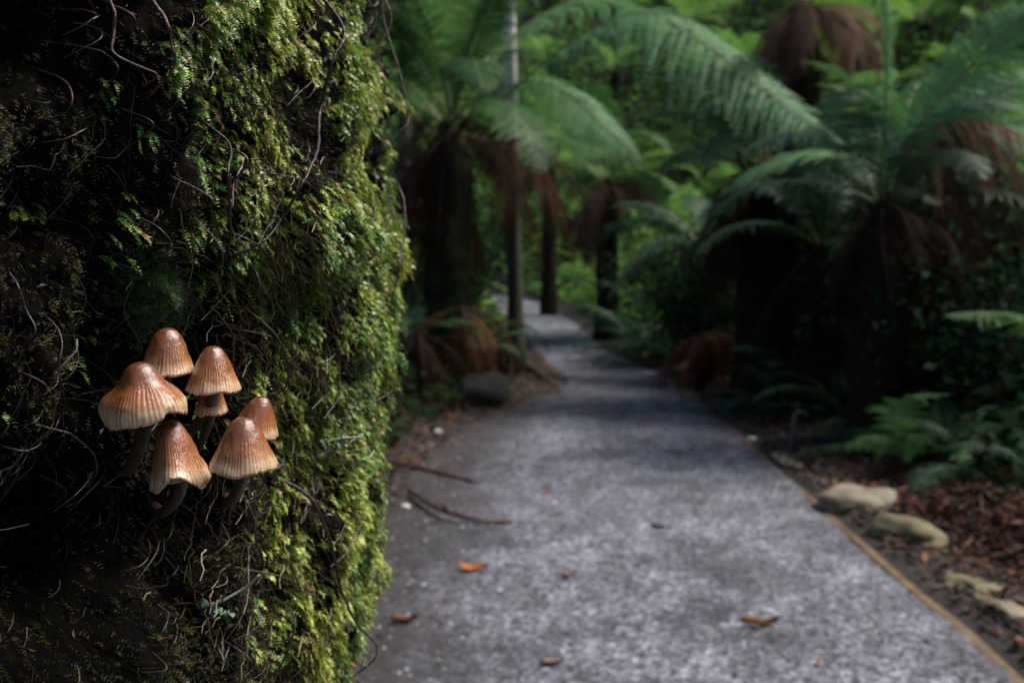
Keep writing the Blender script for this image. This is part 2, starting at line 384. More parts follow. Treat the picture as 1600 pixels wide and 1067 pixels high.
def sample_trunk(n, z0=0.5, z1=1.4):
    th = RNG.uniform(TH0, R(30), n); z = RNG.uniform(z0, z1, n); P = trunk_pt(th, z); px, py = project(P)
    return th, z, P, px, py

def moss_shoots(mb, P, Nn, L, W, cols, npair=11, hang=1.0, leaf=0.55, k=3):
    """feather moss shoots: each a curved axis leaving along the normal and hanging, with two rows of small pointed leaves"""
    n = len(P)
    down = np.array([0, 0, -1.0])
    rnd = 0.45 * RNG.normal(0, 1, (n, 3)) + 1.5 * np.stack([fbm(P * 30, 400 + q, 2) for q in range(3)], -1)
    d0 = nrm(Nn * 0.75 + rnd * 0.42 + np.array([0, 0, 0.1])); d1 = nrm(down * hang + Nn * 0.30 + rnd * 0.36)
    s = np.linspace(0.04, 1, npair)
    A = d0[:, None] * (s - 0.5 * s ** 2)[None, :, None] + d1[:, None] * (0.5 * s ** 2 + 0.12 * s)[None, :, None]
    C = P[:, None] + A * L[:, None, None]
    T = nrm(np.gradient(C, axis=1))
    S = nrm(np.cross(T, nrm(Nn + 0.3 * RNG.normal(0, 1, (n, 3)))[:, None])); F = np.cross(S, T)
    prof = np.sin(np.clip(s * 0.93 + 0.10, 0, 1) * math.pi) ** 0.7 * 0.85 + 0.2
    quads = []; cols_v = []
    for side in (-1, 1):
        jit = 1 + RNG.normal(0, 0.22, (n, npair))
        ll = (W[:, None] * prof[None] * jit)[..., None]
        ldir = nrm(S * side * 0.85 + T * 0.62 + F * (0.28 + 0.18 * RNG.normal(0, 1, (n, npair)))[..., None])
        wv = nrm(np.cross(ldir, F)) * (leaf * 0.42)
        b0 = C - wv * ll * 0.45; b1 = C + wv * ll * 0.45; mid = C + ldir * ll * 0.5
        tip = C + ldir * ll - F * ll * 0.1
        quads.append(np.stack([C + wv * ll * 0.95 + ldir * ll * 0.08, tip, C - wv * ll * 0.95 + ldir * ll * 0.08], 2))
        sh = 1 + 0.16 * RNG.normal(0, 1, (n, npair, 1))
        tipb = 1 + 0.35 * s[None, :, None]
        cv = np.clip(cols[:, None] * sh * tipb, 0.002, 0.7)
        cols_v.append(np.repeat(cv[:, :, None], 3, 2))
    V = np.concatenate(quads, 1).reshape(-1, 3); Cc = np.concatenate(cols_v, 1).reshape(-1, 3)
    mb.add(V, None, np.arange(len(V)).reshape(-1, 3), Cc)

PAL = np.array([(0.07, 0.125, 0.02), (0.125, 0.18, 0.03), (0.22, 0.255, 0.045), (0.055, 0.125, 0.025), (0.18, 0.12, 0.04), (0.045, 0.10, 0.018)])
mb = MB(); n = 420000
th, z, P, px, py = sample_trunk(n)
cl = fbm(P * np.array([1, 1, 0.75]) * 26, 51, 3); cl2 = fbm(P * 80, 52, 2)
pr_ = dens(px, py)
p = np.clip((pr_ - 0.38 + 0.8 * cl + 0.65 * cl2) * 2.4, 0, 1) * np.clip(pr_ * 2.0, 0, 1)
inview = (px > -250) & (py > -220) & (py < 1290)
keep = (RNG.random(n) < p * 0.42 * np.where(inview, 1, 0.10))
th, z, P, cl, px, py = th[keep], z[keep], P[keep], cl[keep], px[keep], py[keep]
Nn = trunk_n(th, z); lift = np.clip(cl + 0.05, 0, 1) * 0.020
P = P + Nn * lift[:, None]
wts = RNG.random(len(P)); tone = fbm(P * 16, 61, 2)
ci = np.where(wts < 0.10, 4, np.where(tone + 0.35 * (wts - 0.5) * 2 > 0.28, 2, np.where(tone + (wts - 0.5) * 0.8 > -0.05, 1, np.where(wts < 0.5, 0, np.where(wts < 0.75, 3, 5)))))
ci = np.where((RNG.random(len(P)) < 0.75 * sm(430, 250, px)) & (ci != 4), RNG.choice([0, 3, 5], len(P)), ci)  # moss towards the left takes darker greens that stand for its shade
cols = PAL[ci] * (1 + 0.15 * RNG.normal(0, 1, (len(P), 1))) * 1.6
L = RNG.uniform(0.005, 0.012, len(P)) * np.where(RNG.random(len(P)) < 0.15, 1.5, 1); W = RNG.uniform(0.0012, 0.0022, len(P))
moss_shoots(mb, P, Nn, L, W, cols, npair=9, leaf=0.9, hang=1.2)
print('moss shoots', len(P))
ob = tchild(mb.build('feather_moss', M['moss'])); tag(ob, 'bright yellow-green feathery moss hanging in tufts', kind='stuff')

# dull dark cushion moss and liverworts over the peat
mb = MB(); n = 120000
th, z, P, px, py = sample_trunk(n)
cl = fbm(P * 22, 71, 3)
keep = RNG.random(n) < np.clip(0.85 + 0.9 * cl, 0.45, 1.0) * np.where((px > -120) & (px < 500) & (py > -100) & (py < 1170), 1.0, 0.12)
th, z, P, cl, px, py = th[keep], z[keep], P[keep], cl[keep], px[keep], py[keep]
Nn = trunk_n(th, z)
base = np.array([(0.045, 0.06, 0.02), (0.07, 0.08, 0.025), (0.032, 0.055, 0.03), (0.09, 0.065, 0.028), (0.045, 0.027, 0.017)])[RNG.integers(0, 5, len(P))]
moss_shoots(mb, P + Nn * (np.clip(cl, 0, 1) * 0.012)[:, None], Nn, RNG.uniform(0.003, 0.010, len(P)), RNG.uniform(0.0009, 0.0018, len(P)), base, npair=5, hang=0.6)
M['moss_dull'] = leaf_mat('dull_moss_leaf', None, None, 0.25, 0.75, attr=True, spec=0.12)
ob = tchild(mb.build('dark_moss', M['moss_dull'])); tag(ob, 'dull dark green moss on peaty bark', kind='stuff')

# teal cushion just above the mushrooms
mb = MB(); n = 2600
qx = RNG.normal(232, 28, n); qy = RNG.normal(466, 32, n); th, z = on_trunk(qx, qy); P = trunk_pt(th, z); Nn = trunk_n(th, z)
P = P + Nn * (0.012 * np.exp(-((qx - 232) / 34) ** 2 - ((qy - 466) / 36) ** 2))[:, None]
cc = np.array([(0.08, 0.13, 0.07), (0.055, 0.115, 0.06), (0.12, 0.14, 0.05)])[RNG.integers(0, 3, n)]
moss_shoots(mb, P, Nn, RNG.uniform(0.003, 0.006, n), RNG.uniform(0.001, 0.0018, n), cc, npair=5, hang=0.2)
ob = tchild(mb.build('cushion_moss', M['moss'])); tag(ob, 'small blue-green moss cushion above the mushrooms', kind='stuff')

# golden tangle of thin branched moss and fine rootlets
mb = MB(); n = 13000
th, z, P, px, py = sample_trunk(n); keep = RNG.random(n) < np.clip(0.75 + 0.5 * fbm(P * 14, 81, 2), 0.2, 1) * np.where((px > -120) & (px < 760) & (py > -100) & (py < 1170), 1, 0.15); th, z, P, px, py = th[keep], z[keep], P[keep], px[keep], py[keep]
Nn = trunk_n(th, z)
hair_c = np.array([(0.05, 0.028, 0.02), (0.025, 0.015, 0.012), (0.10, 0.065, 0.05), (0.13, 0.09, 0.03), (0.10, 0.10, 0.03), (0.015, 0.01, 0.01), (0.17, 0.14, 0.12)])
for q in range(len(P)):
    ll = random.uniform(0.006, 0.028) * (1.8 if random.random() < 0.12 else 1)
    tan = np.cross(Nn[q], [0, 0, 1]); s = np.linspace(0, 1, 9)[:, None]
    d = np.array([0, 0, -1.0]) * random.uniform(0.3, 1) + tan * random.gauss(0, 0.6)
    d = d / np.linalg.norm(d); e = tan * random.gauss(0, 0.35) + np.array([0, 0, random.gauss(0, 0.3)])
    pts = P[q] + d * ll * (s - 0.3) + e * ll * s * s + Nn[q] * (0.002 + random.uniform(0.002, 0.009) * np.sin(s * math.pi))
    pts = spline((pts + RNG.normal(0, ll * 0.035, pts.shape))[::2], 9)
    w_ = [2.4, 2.4, 0.2, 0.25, 0.25, 3, 0.03]; ck = random.choices(range(7), w_)[0]
    tube(mb, pts, random.uniform(0.00015, 0.00042) * np.linspace(1, 0.5, 9), 3, hair_c[ck] * random.uniform(0.4, 1.0), cap=False)
gold = np.array([(0.17, 0.13, 0.04), (0.13, 0.08, 0.035), (0.10, 0.055, 0.03), (0.17, 0.17, 0.05), (0.05, 0.03, 0.02), (0.24, 0.18, 0.10)])
qx = RNG.normal(440, 75, 1800); qy = RNG.uniform(240, 1090, 1800); th, z = on_trunk(qx, qy); P = trunk_pt(th, z); Nn = trunk_n(th, z)
for q in range(len(P)):
    ll = random.uniform(0.005, 0.02); s = np.linspace(0, 1, 6)[:, None]; d = nrm(Nn[q] * random.uniform(0, 0.9) + np.array([0, 0, random.gauss(-0.3, 0.6)]) + np.cross(Nn[q], [0, 0, 1]) * random.gauss(0, 0.7))
    pts = P[q] + Nn[q] * 0.003 + d * ll * s + np.array([0, 0, -1]) * ll * 0.4 * s * s + RNG.normal(0, ll * 0.04, (6, 3))
    tube(mb, pts, random.uniform(0.0002, 0.0006) * np.linspace(1, 0.4, 6), 3, gold[random.choices(range(6), [2, 2, 3, 2, 3, 0.6])[0]] * random.uniform(0.6, 1.1), cap=False)
ob = tchild(mb.build('rootlets', M['rootlet'])); tag(ob, 'mat of fine hair-like rootlets', kind='stuff')

mb = MB(); n = 9000
th, z, P, px, py = sample_trunk(n); Nn = trunk_n(th, z); P = P + Nn * RNG.uniform(0.0, 0.006, n)[:, None]
d = nrm(RNG.normal(0, 1, (n, 3)) + np.array([0, 0, -0.8])); e = nrm(np.cross(d, Nn + RNG.normal(0, 0.6, (n, 3)))); sz = (RNG.uniform(0.0007, 0.003, n) * np.where(RNG.random(n) < 0.05, 1.6, 1))[:, None]; nn_ = np.cross(d, e)
V = np.stack([P - d * sz, P + e * sz * 0.4 + nn_ * sz * 0.2, P + d * sz, P - e * sz * 0.4 + nn_ * sz * 0.2], 1).reshape(-1, 3)
pal = np.array([(0.012, 0.008, 0.007), (0.03, 0.017, 0.012), (0.06, 0.03, 0.02), (0.10, 0.045, 0.025), (0.14, 0.10, 0.08)])[RNG.choice(5, n, p=[.44, .33, .16, .05, .02])]
mb.add(V, np.arange(len(V)).reshape(-1, 4), None, np.repeat(pal, 4, 0))
ob = tchild(mb.build('bark_crumbs', M['rootlet'])); tag(ob, 'dark crumbs of bark and dead leaf bits', kind='stuff')

# roots that can be told apart: one mesh each, traced over the bark
ROOTS = [
 ('root', 4.5, [(152,-30),(138,20),(137,55),(133,85),(147,100),(170,112),(195,125),(212,138)]),
 ('root', 5.0, [(206,-30),(203,40),(208,75),(215,115),(222,152)]),
 ('root', 3.6, [(125,-20),(145,20),(165,40),(190,52)]),
 ('root', 3.0, [(100,10),(112,28),(133,40)]),
 ('root', 3.2, [(289,40),(293,80),(303,112),(305,132)]),
 ('root_dark', 5.5, [(460,-40),(458,50),(457,103),(450,180),(432,243),(405,288),(378,342),(342,387),(315,412)]),
 ('root_dark', 4.5, [(293,190),(292,230),(292,270),(299,333),(306,396),(316,440)]),
 ('root', 3.6, [(321,228),(318,252),(303,290),(300,330),(306,360)]),
 ('root_grey', 3.0, [(256,276),(264,300),(277,320),(281,338)]),
 ('root_grey', 2.6, [(314,350),(335,376),(352,395),(368,412)]),
 ('root_grey', 2.6, [(297,340),(299,390),(296,425),(303,440)]),
 ('root_dark', 3.6, [(355,385),(345,420),(352,460),(348,500)]),
 ('root_grey', 2.6, [(168,402),(184,425),(180,442),(168,468),(168,492),(183,518),(193,550),(196,580)]),
 ('root_grey', 3.0, [(123,405),(127,460),(119,520),(113,562),(98,590),(84,604)]),
 ('root_grey', 3.2, [(25,418),(13,445),(16,480),(30,520),(22,560)]),
 ('root', 3.0, [(52,100),(75,130),(82,170),(84,190)]),
 ('root', 2.6, [(70,60),(100,80),(130,95),(140,120),(150,150)]),
 ('root_grey', 2.2, [(185,170),(190,200),(197,232)]),
 ('root_grey', 3.2, [(55,662),(85,672),(110,690),(128,712),(124,745),(125,780)]),
 ('root_grey', 3.2, [(-10,748),(15,728),(33,708)]),
 ('root_grey', 2.6, [(0,690),(20,702),(50,690),(62,705)]),
 ('root_dark', 5.0, [(405,735),(432,770),(455,812),(472,868),(482,925),(505,975),(535,1025),(575,1085)]),
 ('root', 2.4, [(415,740),(450,775),(478,808),(512,832)]),
 ('root_dark', 4.0, [(362,738),(354,790),(364,840),(382,885),(388,905)]),
 ('root_grey', 2.6, [(350,883),(400,897),(425,918),(448,926),(468,915)]),
 ('root_dark', 3.2, [(392,1085),(400,1040),(418,990),(412,950),(420,920)]),
 ('root_grey', 2.2, [(345,990),(360,1030),(372,1070)]),
 ('root_grey', 2.4, [(214,1055),(236,1040),(246,1010)]),
 ('root', 3.6, [(585,-30),(588,30),(600,80),(610,140)]),
 ('root', 3.0, [(604,-30),(608,40),(618,120),(626,190),(630,245)]),
 ('root_dark', 3.0, [(540,210),(548,270),(536,330),(540,380)]),
 ('root_dark', 3.0, [(565,215),(572,280),(566,340),(575,400)]),
 ('root_dark', 2.6, [(520,190),(512,240),(520,300)]),
 ('root_dark', 3.4, [(590,230),(596,320),(590,420),(602,520)]),
 ('root', 2.6, [(430,985),(440,1020),(425,1060),(430,1085)]),
 ('root', 2.4, [(540,640),(552,600),(546,560)]),
 ('root_dark', 3.2, [(375,480),(385,530),(398,600),(392,640)]),
 ('root', 2.4, [(345,510),(375,525),(384,545)]),
 ('root_dark', 3.0, [(60,470),(70,520),(64,575),(80,640),(70,690)]),
 ('root_grey', 2.2, [(205,330),(212,360),(225,390),(220,420)]),
 ('root', 2.6, [(20,570),(45,600),(60,640)]),
 ('root', 4.2, [(72,735),(70,760),(62,785),(60,815)]),
 ('root_dark', 3.0, [(450,420),(470,460),(462,520),(470,570)]),
 ('root_grey', 2.0, [(395,270),(420,290),(430,330)]),
 ('root', 2.2, [(330,20),(318,48),(345,60),(372,58)]),
]
for kd, wpx, pts in ROOTS:
    a = np.array(pts, float); th, z = on_trunk(a[:, 0], a[:, 1]); P = trunk_pt(th, z)
    d = np.linalg.norm(P - CAM, axis=1).mean(); r0 = 0.5 * wpx * d / FPX
    P = P + trunk_n(th, z) * (r0 + 0.009 + 0.020 * dens(a[:, 0], a[:, 1]))[:, None]; r0 *= 1.15
    P[0] -= trunk_n(th, z)[0] * 0.018; P[-1] -= trunk_n(th, z)[-1] * 0.018
    n_ = len(pts) * 6; C = spline(P, n_)
    C = C + 0.35 * r0 * np.stack([fbm(C * 190, 91 + q, 2) for q in range(3)], -1) * 2
    rr = r0 * (1 - 0.45 * np.linspace(0, 1, n_)) * (1 + 0.22 * fbm(C * 260, 95, 2))
    mb = MB(); tube(mb, C, rr, 7); tchild(mb.build('root', M[kd], smooth=True))

# ------------------------------------------------------------------ mushrooms
m, nt, b = new_mat('mushroom_cap'); M['cap'] = m
at_t = nt.nodes.new('ShaderNodeAttribute'); at_t.attribute_name = 'rad'; at_s = nt.nodes.new('ShaderNodeAttribute'); at_s.attribute_name = 'stri'
n1 = noise(nt, 130, 5, 0.6)
a1 = nt.nodes.new('ShaderNodeMath'); a1.operation = 'MULTIPLY_ADD'; nt.links.new(n1.outputs['Fac'], a1.inputs[0]); a1.inputs[1].default_value = 0.22; nt.links.new(at_t.outputs['Fac'], a1.inputs[2])
cr = ramp(nt, a1.outputs[0], [(0.10, (0.075, 0.022, 0.010)), (0.42, (0.16, 0.047, 0.015)), (0.68, (0.28, 0.088, 0.022)), (0.89, (0.41, 0.175, 0.058)), (1.0, (0.60, 0.41, 0.25))])
sr_ = ramp(nt, at_s.outputs['Fac'], [(0.0, (0.5, 0.4, 0.32)), (0.5, (0.9, 0.86, 0.82)), (0.85, (1.1, 1.1, 1.1)), (1, (1.15, 1.15, 1.15))])
nb_ = noise(nt, 55, 5, 0.7); rb_ = ramp(nt, nb_.outputs['Fac'], [(0.33, (0.62, 0.55, 0.5)), (0.5, (1, 1, 1)), (0.7, (1.08, 1.06, 1.04))])
nt.links.new(mult(nt, mult(nt, cr.outputs[0], sr_.outputs[0]), rb_.outputs[0]), b.inputs['Base Color'])
b.inputs['Roughness'].default_value = 0.42; b.inputs['Coat Weight'].default_value = 0.9; b.inputs['Coat Roughness'].default_value = 0.23
b.inputs['Subsurface Weight'].default_value = 0.12; b.inputs['Subsurface Radius'].default_value = (0.004, 0.0016, 0.0008); b.inputs['Subsurface Scale'].default_value = 0.6
n2 = noise(nt, 420, 4, 0.6); bump(nt, b, n2.outputs['Fac'], 0.2, 0.0012)
nk = noise(nt, 320, 5, 0.65); bk = nt.nodes.new('ShaderNodeBump'); bk.inputs['Strength'].default_value = 0.45; bk.inputs['Distance'].default_value = 0.0025
nt.links.new(nk.outputs['Fac'], bk.inputs['Height']); nt.links.new(bk.outputs[0], b.inputs['Coat Normal']); b.inputs['Coat Weight'].default_value = 1.0; b.inputs['Coat Roughness'].default_value = 0.17
M['gill'] = noise_mat('mushroom_gill', 200, [(0.3, (0.25, 0.17, 0.11)), (0.7, (0.42, 0.32, 0.22))], 0.8)
m, nt, b = new_mat('mushroom_stem'); M['stem'] = m
n1 = noise(nt, 160, 5, 0.6); r1 = ramp(nt, n1.outputs['Fac'], [(0.3, (0.03, 0.018, 0.012)), (0.7, (0.085, 0.055, 0.04))]); nt.links.new(r1.outputs[0], b.inputs['Base Color'])  # pale stems coloured darker, as if in the shade of the caps
b.inputs['Roughness'].default_value = 0.45; b.inputs['Subsurface Weight'].default_value = 0.1; b.inputs['Subsurface Scale'].default_value = 0.003

BELL = [(0, 1), (0.15, 0.99), (0.32, 0.94), (0.50, 0.80), (0.66, 0.58), (0.80, 0.34), (0.92, 0.12), (0.98, 0.03), (1.0, 0.0)]
CONE = [(0, 1), (0.16, 0.985), (0.31, 0.93), (0.47, 0.79), (0.63, 0.57), (0.79, 0.34), (0.92, 0.13), (0.98, 0.04), (1.0, 0.0)]
UMBO = [(0, 1), (0.13, 0.985), (0.26, 0.94), (0.37, 0.84), (0.46, 0.70), (0.57, 0.56), (0.73, 0.45), (0.89, 0.31), (0.99, 0.12), (1.0, 0.0)]
FLARE = [(0, 1), (0.16, 0.985), (0.32, 0.92), (0.46, 0.80), (0.56, 0.65), (0.66, 0.47), (0.78, 0.29), (0.91, 0.11), (0.98, 0.03), (1.0, 0.0)]

def mushroom(label, px, py, wpx, hpx, Y, prof, tilt, az, wav, root_px, seed, nst=46, spin=0.0):
    """px,py = centre of the cap's rim in the photo; tilt leans the axis towards azimuth az (degrees, 0 = +X)"""
    rs = random.Random(seed); sc = Y / FPX; rad = wpx * sc / 2; H = hpx * sc
    c0 = at(px, py, Y)
    pts = np.array(prof); nr, na = 46, 184
    u = np.linspace(0, 1, nr)
    arc = np.concatenate([[0], np.cumsum(np.hypot(np.diff(pts[:, 0]), np.diff(pts[:, 1])))]); arc /= arc[-1]
    P2 = np.stack([np.interp(u, arc, pts[:, 0]), np.interp(u, arc, pts[:, 1])], -1)
    for _ in range(4): P2[1:-1] = 0.25 * P2[:-2] + 0.5 * P2[1:-1] + 0.25 * P2[2:]
    phi = np.linspace(0, 2 * math.pi, na, endpoint=False)
    U, PH = np.meshgrid(u, phi, indexing='ij')
    rr = P2[:, 0][:, None] * np.ones_like(PH); zz = P2[:, 1][:, None] * np.ones_like(PH)
    f1 = wav * (np.sin(2 * PH + seed) * 0.55 + np.sin(3 * PH + seed * 2.1 + spin) * 0.45 + 0.35 * np.sin(5 * PH + seed * 1.3))
    low = np.sin(7 * PH + seed * 3) * 0.3 + np.sin(11 * PH + seed) * 0.25
    rr = rr * (1 + 0.10 * f1 * U ** 2 + 0.03 * np.sin(2 * PH + seed * 5) * U)
    zz = zz + f1 * 0.22 * U ** 3.0 + 0.012 * low * U ** 6
    phw = PH + 0.02 * np.sin(9 * PH + seed)
    st = 0.5 + 0.5 * np.cos(nst * phw + 1.2 * np.sin(4 * PH + seed))
    depth = sm(0.34, 0.62, U)
    rr = rr + 0.010 * (st - 0.6) * depth; zz = zz + 0.004 * (st - 0.5) * depth
    nick = np.clip(vnoise(np.stack([np.cos(PH) * 9, np.sin(PH) * 9, PH * 0 + seed], -1), seed) - 0.25, 0, 1) * sm(0.88, 1.0, U)
    rr = rr - 0.06 * nick; zz = zz + 0.07 * nick + 0.03 * vnoise(np.stack([np.cos(PH) * 2.2, np.sin(PH) * 2.2, U * 2 + seed], -1), seed + 3) * U
    V = np.stack([rr * np.cos(PH) * rad, rr * np.sin(PH) * rad, zz * H], -1)
    thick = 0.0009
    V = V + 0.00035 * fbm(V * 260, seed, 3)[..., None] * np.array([1, 1, 0.6])
    rot = Matrix.Rotation(R(az), 3, 'Z') @ Matrix.Rotation(R(tilt), 3, 'Y') @ Matrix.Rotation(R(-az), 3, 'Z')
    Rm = np.array(rot)
    mroot = root_px
    thr, zr = on_trunk(*[[q] for q in mroot]); B = (trunk_pt(thr, zr) - trunk_n(thr, zr) * 0.006)[0]
    t = thing('mushroom', label, 'mushroom', tuple(B))
    mb = MB(); k = na; i = np.arange(nr - 1)[:, None] * k; j = np.arange(k)[None]; j2 = (j + 1) % k
    # rim turns under, with a thin lip
    lip = V[-1] * np.array([0.985, 0.985, 1]) - np.array([0, 0, thick]); inn = V[-1] * np.array([0.94, 0.94, 1]) - np.array([0, 0, thick * 0.2])
    W_ = np.concatenate([V, lip[None], inn[None]], 0)
    i = np.arange(nr + 1)[:, None] * k
    mb.add((W_.reshape(-1, 3) @ Rm.T) + c0 - B, np.stack([i + j, i + j2, i + k + j2, i + k + j], -1).reshape(-1, 4))
    rim_n = 0.028 * np.sin(6 * PH + seed)
    mb.att['rad'] = np.concatenate([(U + rim_n * U).ravel(), np.full(2 * k, 1.05)])
    sd_ = np.where(depth > 0, 1 - depth * (1 - st) ** 1.6 * (0.85 + 0.35 * np.sin(13 * PH + seed)), 1)
    mb.att['stri'] = np.concatenate([np.clip(sd_, 0, 1).ravel(), np.ones(2 * k)])
    capo = mb.build('cap', M['cap'], t, smooth=True)
    # gills: pleated sheet under the cap
    ng = 120; ga = np.linspace(0, 2 * math.pi, ng * 2, endpoint=False); gr = np.linspace(0.10, 0.93, 10)
    rimz = np.interp(ga, np.append(phi, 2 * math.pi), np.append(V[-1, :, 2], V[-1, 0, 2])) / H
    rimr = np.interp(ga, np.append(phi, 2 * math.pi), np.append(rr[-1], rr[-1, 0]))
    G, A_ = np.meshgrid(gr, ga, indexing='ij')
    top = np.interp(G, P2[:, 0], P2[:, 1]) - 0.06
    zg = top * (0.62 if True else 1) * (1 - G ** 4) + (rimz[None] + 0.03) * G ** 4 - 0.03 * (np.arange(ng * 2) % 2)[None] * (1 - G)
    zg = np.minimum(zg, np.interp(G, P2[:, 0], P2[:, 1]) - 0.03 + np.minimum(rimz[None], 0) * G ** 3)
    VG = np.stack([G * rimr[None] * np.cos(A_) * rad, G * rimr[None] * np.sin(A_) * rad, zg * H], -1)
    gk = ng * 2; mb = MB(); i = np.arange(9)[:, None] * gk; j = np.arange(gk)[None]; j2 = (j + 1) % gk
    mb.add((VG.reshape(-1, 3) @ Rm.T) + c0 - B, np.stack([i + j, i + k * 0 + gk + j, i + gk + j2, i + j2], -1).reshape(-1, 4)); mb.build('gills', M['gill'], capo)
    # stem from the bark, bending up into the cap
    top = c0 + Rm @ np.array([0, 0, H * 0.62]); nx_ = trunk_n(thr, zr)[0]
    ax = Rm @ np.array([0, 0, 1.0])
    C = spline([B, 0.6 * B + 0.4 * (top - ax * H * 1.1) + np.array([0, 0, -0.003]), top - ax * H * 0.75, top], 26)
    rs_ = np.interp(np.linspace(0, 1, 26), [0, 0.15, 0.6, 1], [0.0034, 0.0028, 0.0025, 0.0021]) * (wpx / 100) ** 0.5
    mb = MB(); tube(mb, C - B, rs_, 14); mb.build('stem', M['stem'], t, smooth=True)
    return t

mushroom('glossy brown mushroom topmost in the cluster', 262, 579, 84, 68, 0.425, BELL, 6, -60, 0.12, (240, 640), 3, 44)
mushroom('pointed brown mushroom with pale fluted rim, sheltering a small half-hidden mushroom', 334, 607, 84, 68, 0.425, CONE, 5, -80, 0.10, (285, 690), 5, 46)
mushroom('widest mushroom of the cluster, with a knobbed top and a flared wavy pale rim', 227, 647, 128, 84, 0.395, UMBO, 7, -120, 0.62, (205, 735), 8, 52, 0.6)
mushroom('bell-shaped mushroom lowest in the cluster, orange-brown with a lopsided curled rim', 281, 748, 100, 96, 0.40, FLARE, 9, -150, 0.60, (252, 790), 11, 50, 1.2)
mushroom('broad cone-shaped mushroom with a glossy top, overlapping the mushroom behind it', 381, 729, 102, 80, 0.395, CONE, 4, -75, 0.10, (366, 775), 14, 52)
mushroom('small slanting mushroom half hidden behind the broad cone-shaped one', 399, 672, 74, 56, 0.425, CONE, 16, -25, 0.10, (372, 720), 17, 44)
mushroom('small shaded mushroom tucked beneath the pointed brown mushroom', 331, 643, 50, 48, 0.438, BELL, 4, -60, 0.12, (312, 705), 21, 40)

# ------------------------------------------------------------------ lichens on the trunk
M['lichen'] = noise_mat('pale_lichen', 300, [(0.3, (0.16, 0.19, 0.14)), (0.7, (0.36, 0.39, 0.31))], 0.8, 0.4, 900, 0.001)
M['lichen_leaf'] = noise_mat('green_lichen', 300, [(0.3, (0.07, 0.14, 0.09)), (0.7, (0.2, 0.30, 0.21))], 0.8)
def lichen(label, cx, cy, stalks, seed, scales=22, spread=26):
    rs = random.Random(seed); th, z = on_trunk([cx], [cy]); n0 = trunk_n(th, z)[0]; O = trunk_pt(th, z)[0] + n0 * 0.004
    t = thing('lichen', label, 'lichen', tuple(O))
    for pts, wpx in stalks:
        a = np.array(pts, float); th, z = on_trunk(a[:, 0], a[:, 1]); P = trunk_pt(th, z) + trunk_n(th, z) * np.linspace(0.004, 0.016, len(a))[:, None]
        r0 = wpx * 0.5 * np.linalg.norm(O - CAM) / FPX; C = spline(P, 14) - O
        mb = MB(); tube(mb, C, r0 * np.linspace(1, 0.75, 14) * (1 + 0.15 * fbm(C * 600, seed, 2)), 8); mb.build('stalk', M['lichen'], t, smooth=True)
    mb = MB()
    for q in range(scales):
        x_, y_ = cx + rs.gauss(0, spread * 0.5), cy + rs.gauss(0, spread * 0.5); th, z = on_trunk([x_], [y_]); P = trunk_pt(th, z)[0] + trunk_n(th, z)[0] * rs.uniform(0.004, 0.010) - O
        s_ = rs.uniform(0.0012, 0.0026); e1 = nrm(np.array([rs.gauss(0, 1), rs.gauss(0, 1), rs.gauss(0, 1)])); e2 = nrm(np.cross(e1, trunk_n(th, z)[0] + 0.4 * np.array([rs.gauss(0, 1) for _ in range(3)])))
        nn = np.cross(e1, e2)
        ring = [P + (e1 * math.cos(a_) + e2 * math.sin(a_)) * s_ * (1 + 0.3 * math.sin(3 * a_ + q)) + nn * s_ * 0.35 for a_ in np.linspace(0, 2 * math.pi, 8, endpoint=False)]
        mb.add(np.array([P] + ring), None, [(0, 1 + a_, 1 + (a_ + 1) % 8) for a_ in range(8)])
    tag(mb.build('lobes', M['lichen_leaf'], t), kind='stuff')
lichen('pale grey-green branching lichen tuft on the moss beside the mushrooms', 502, 695,
       [([(504, 700), (520, 690), (533, 677)], 3.4), ([(506, 708), (522, 704), (536, 701)], 3.4), ([(506, 712), (520, 717), (540, 716), (548, 704)], 3.4), ([(500, 690), (512, 684), (518, 682)], 4)], 4)
lichen('single curved pale lichen stalk rising from green lobes among roots', 322, 952, [([(332, 940), (345, 926), (356, 912), (365, 893)], 4.5)], 9, 20, 22)

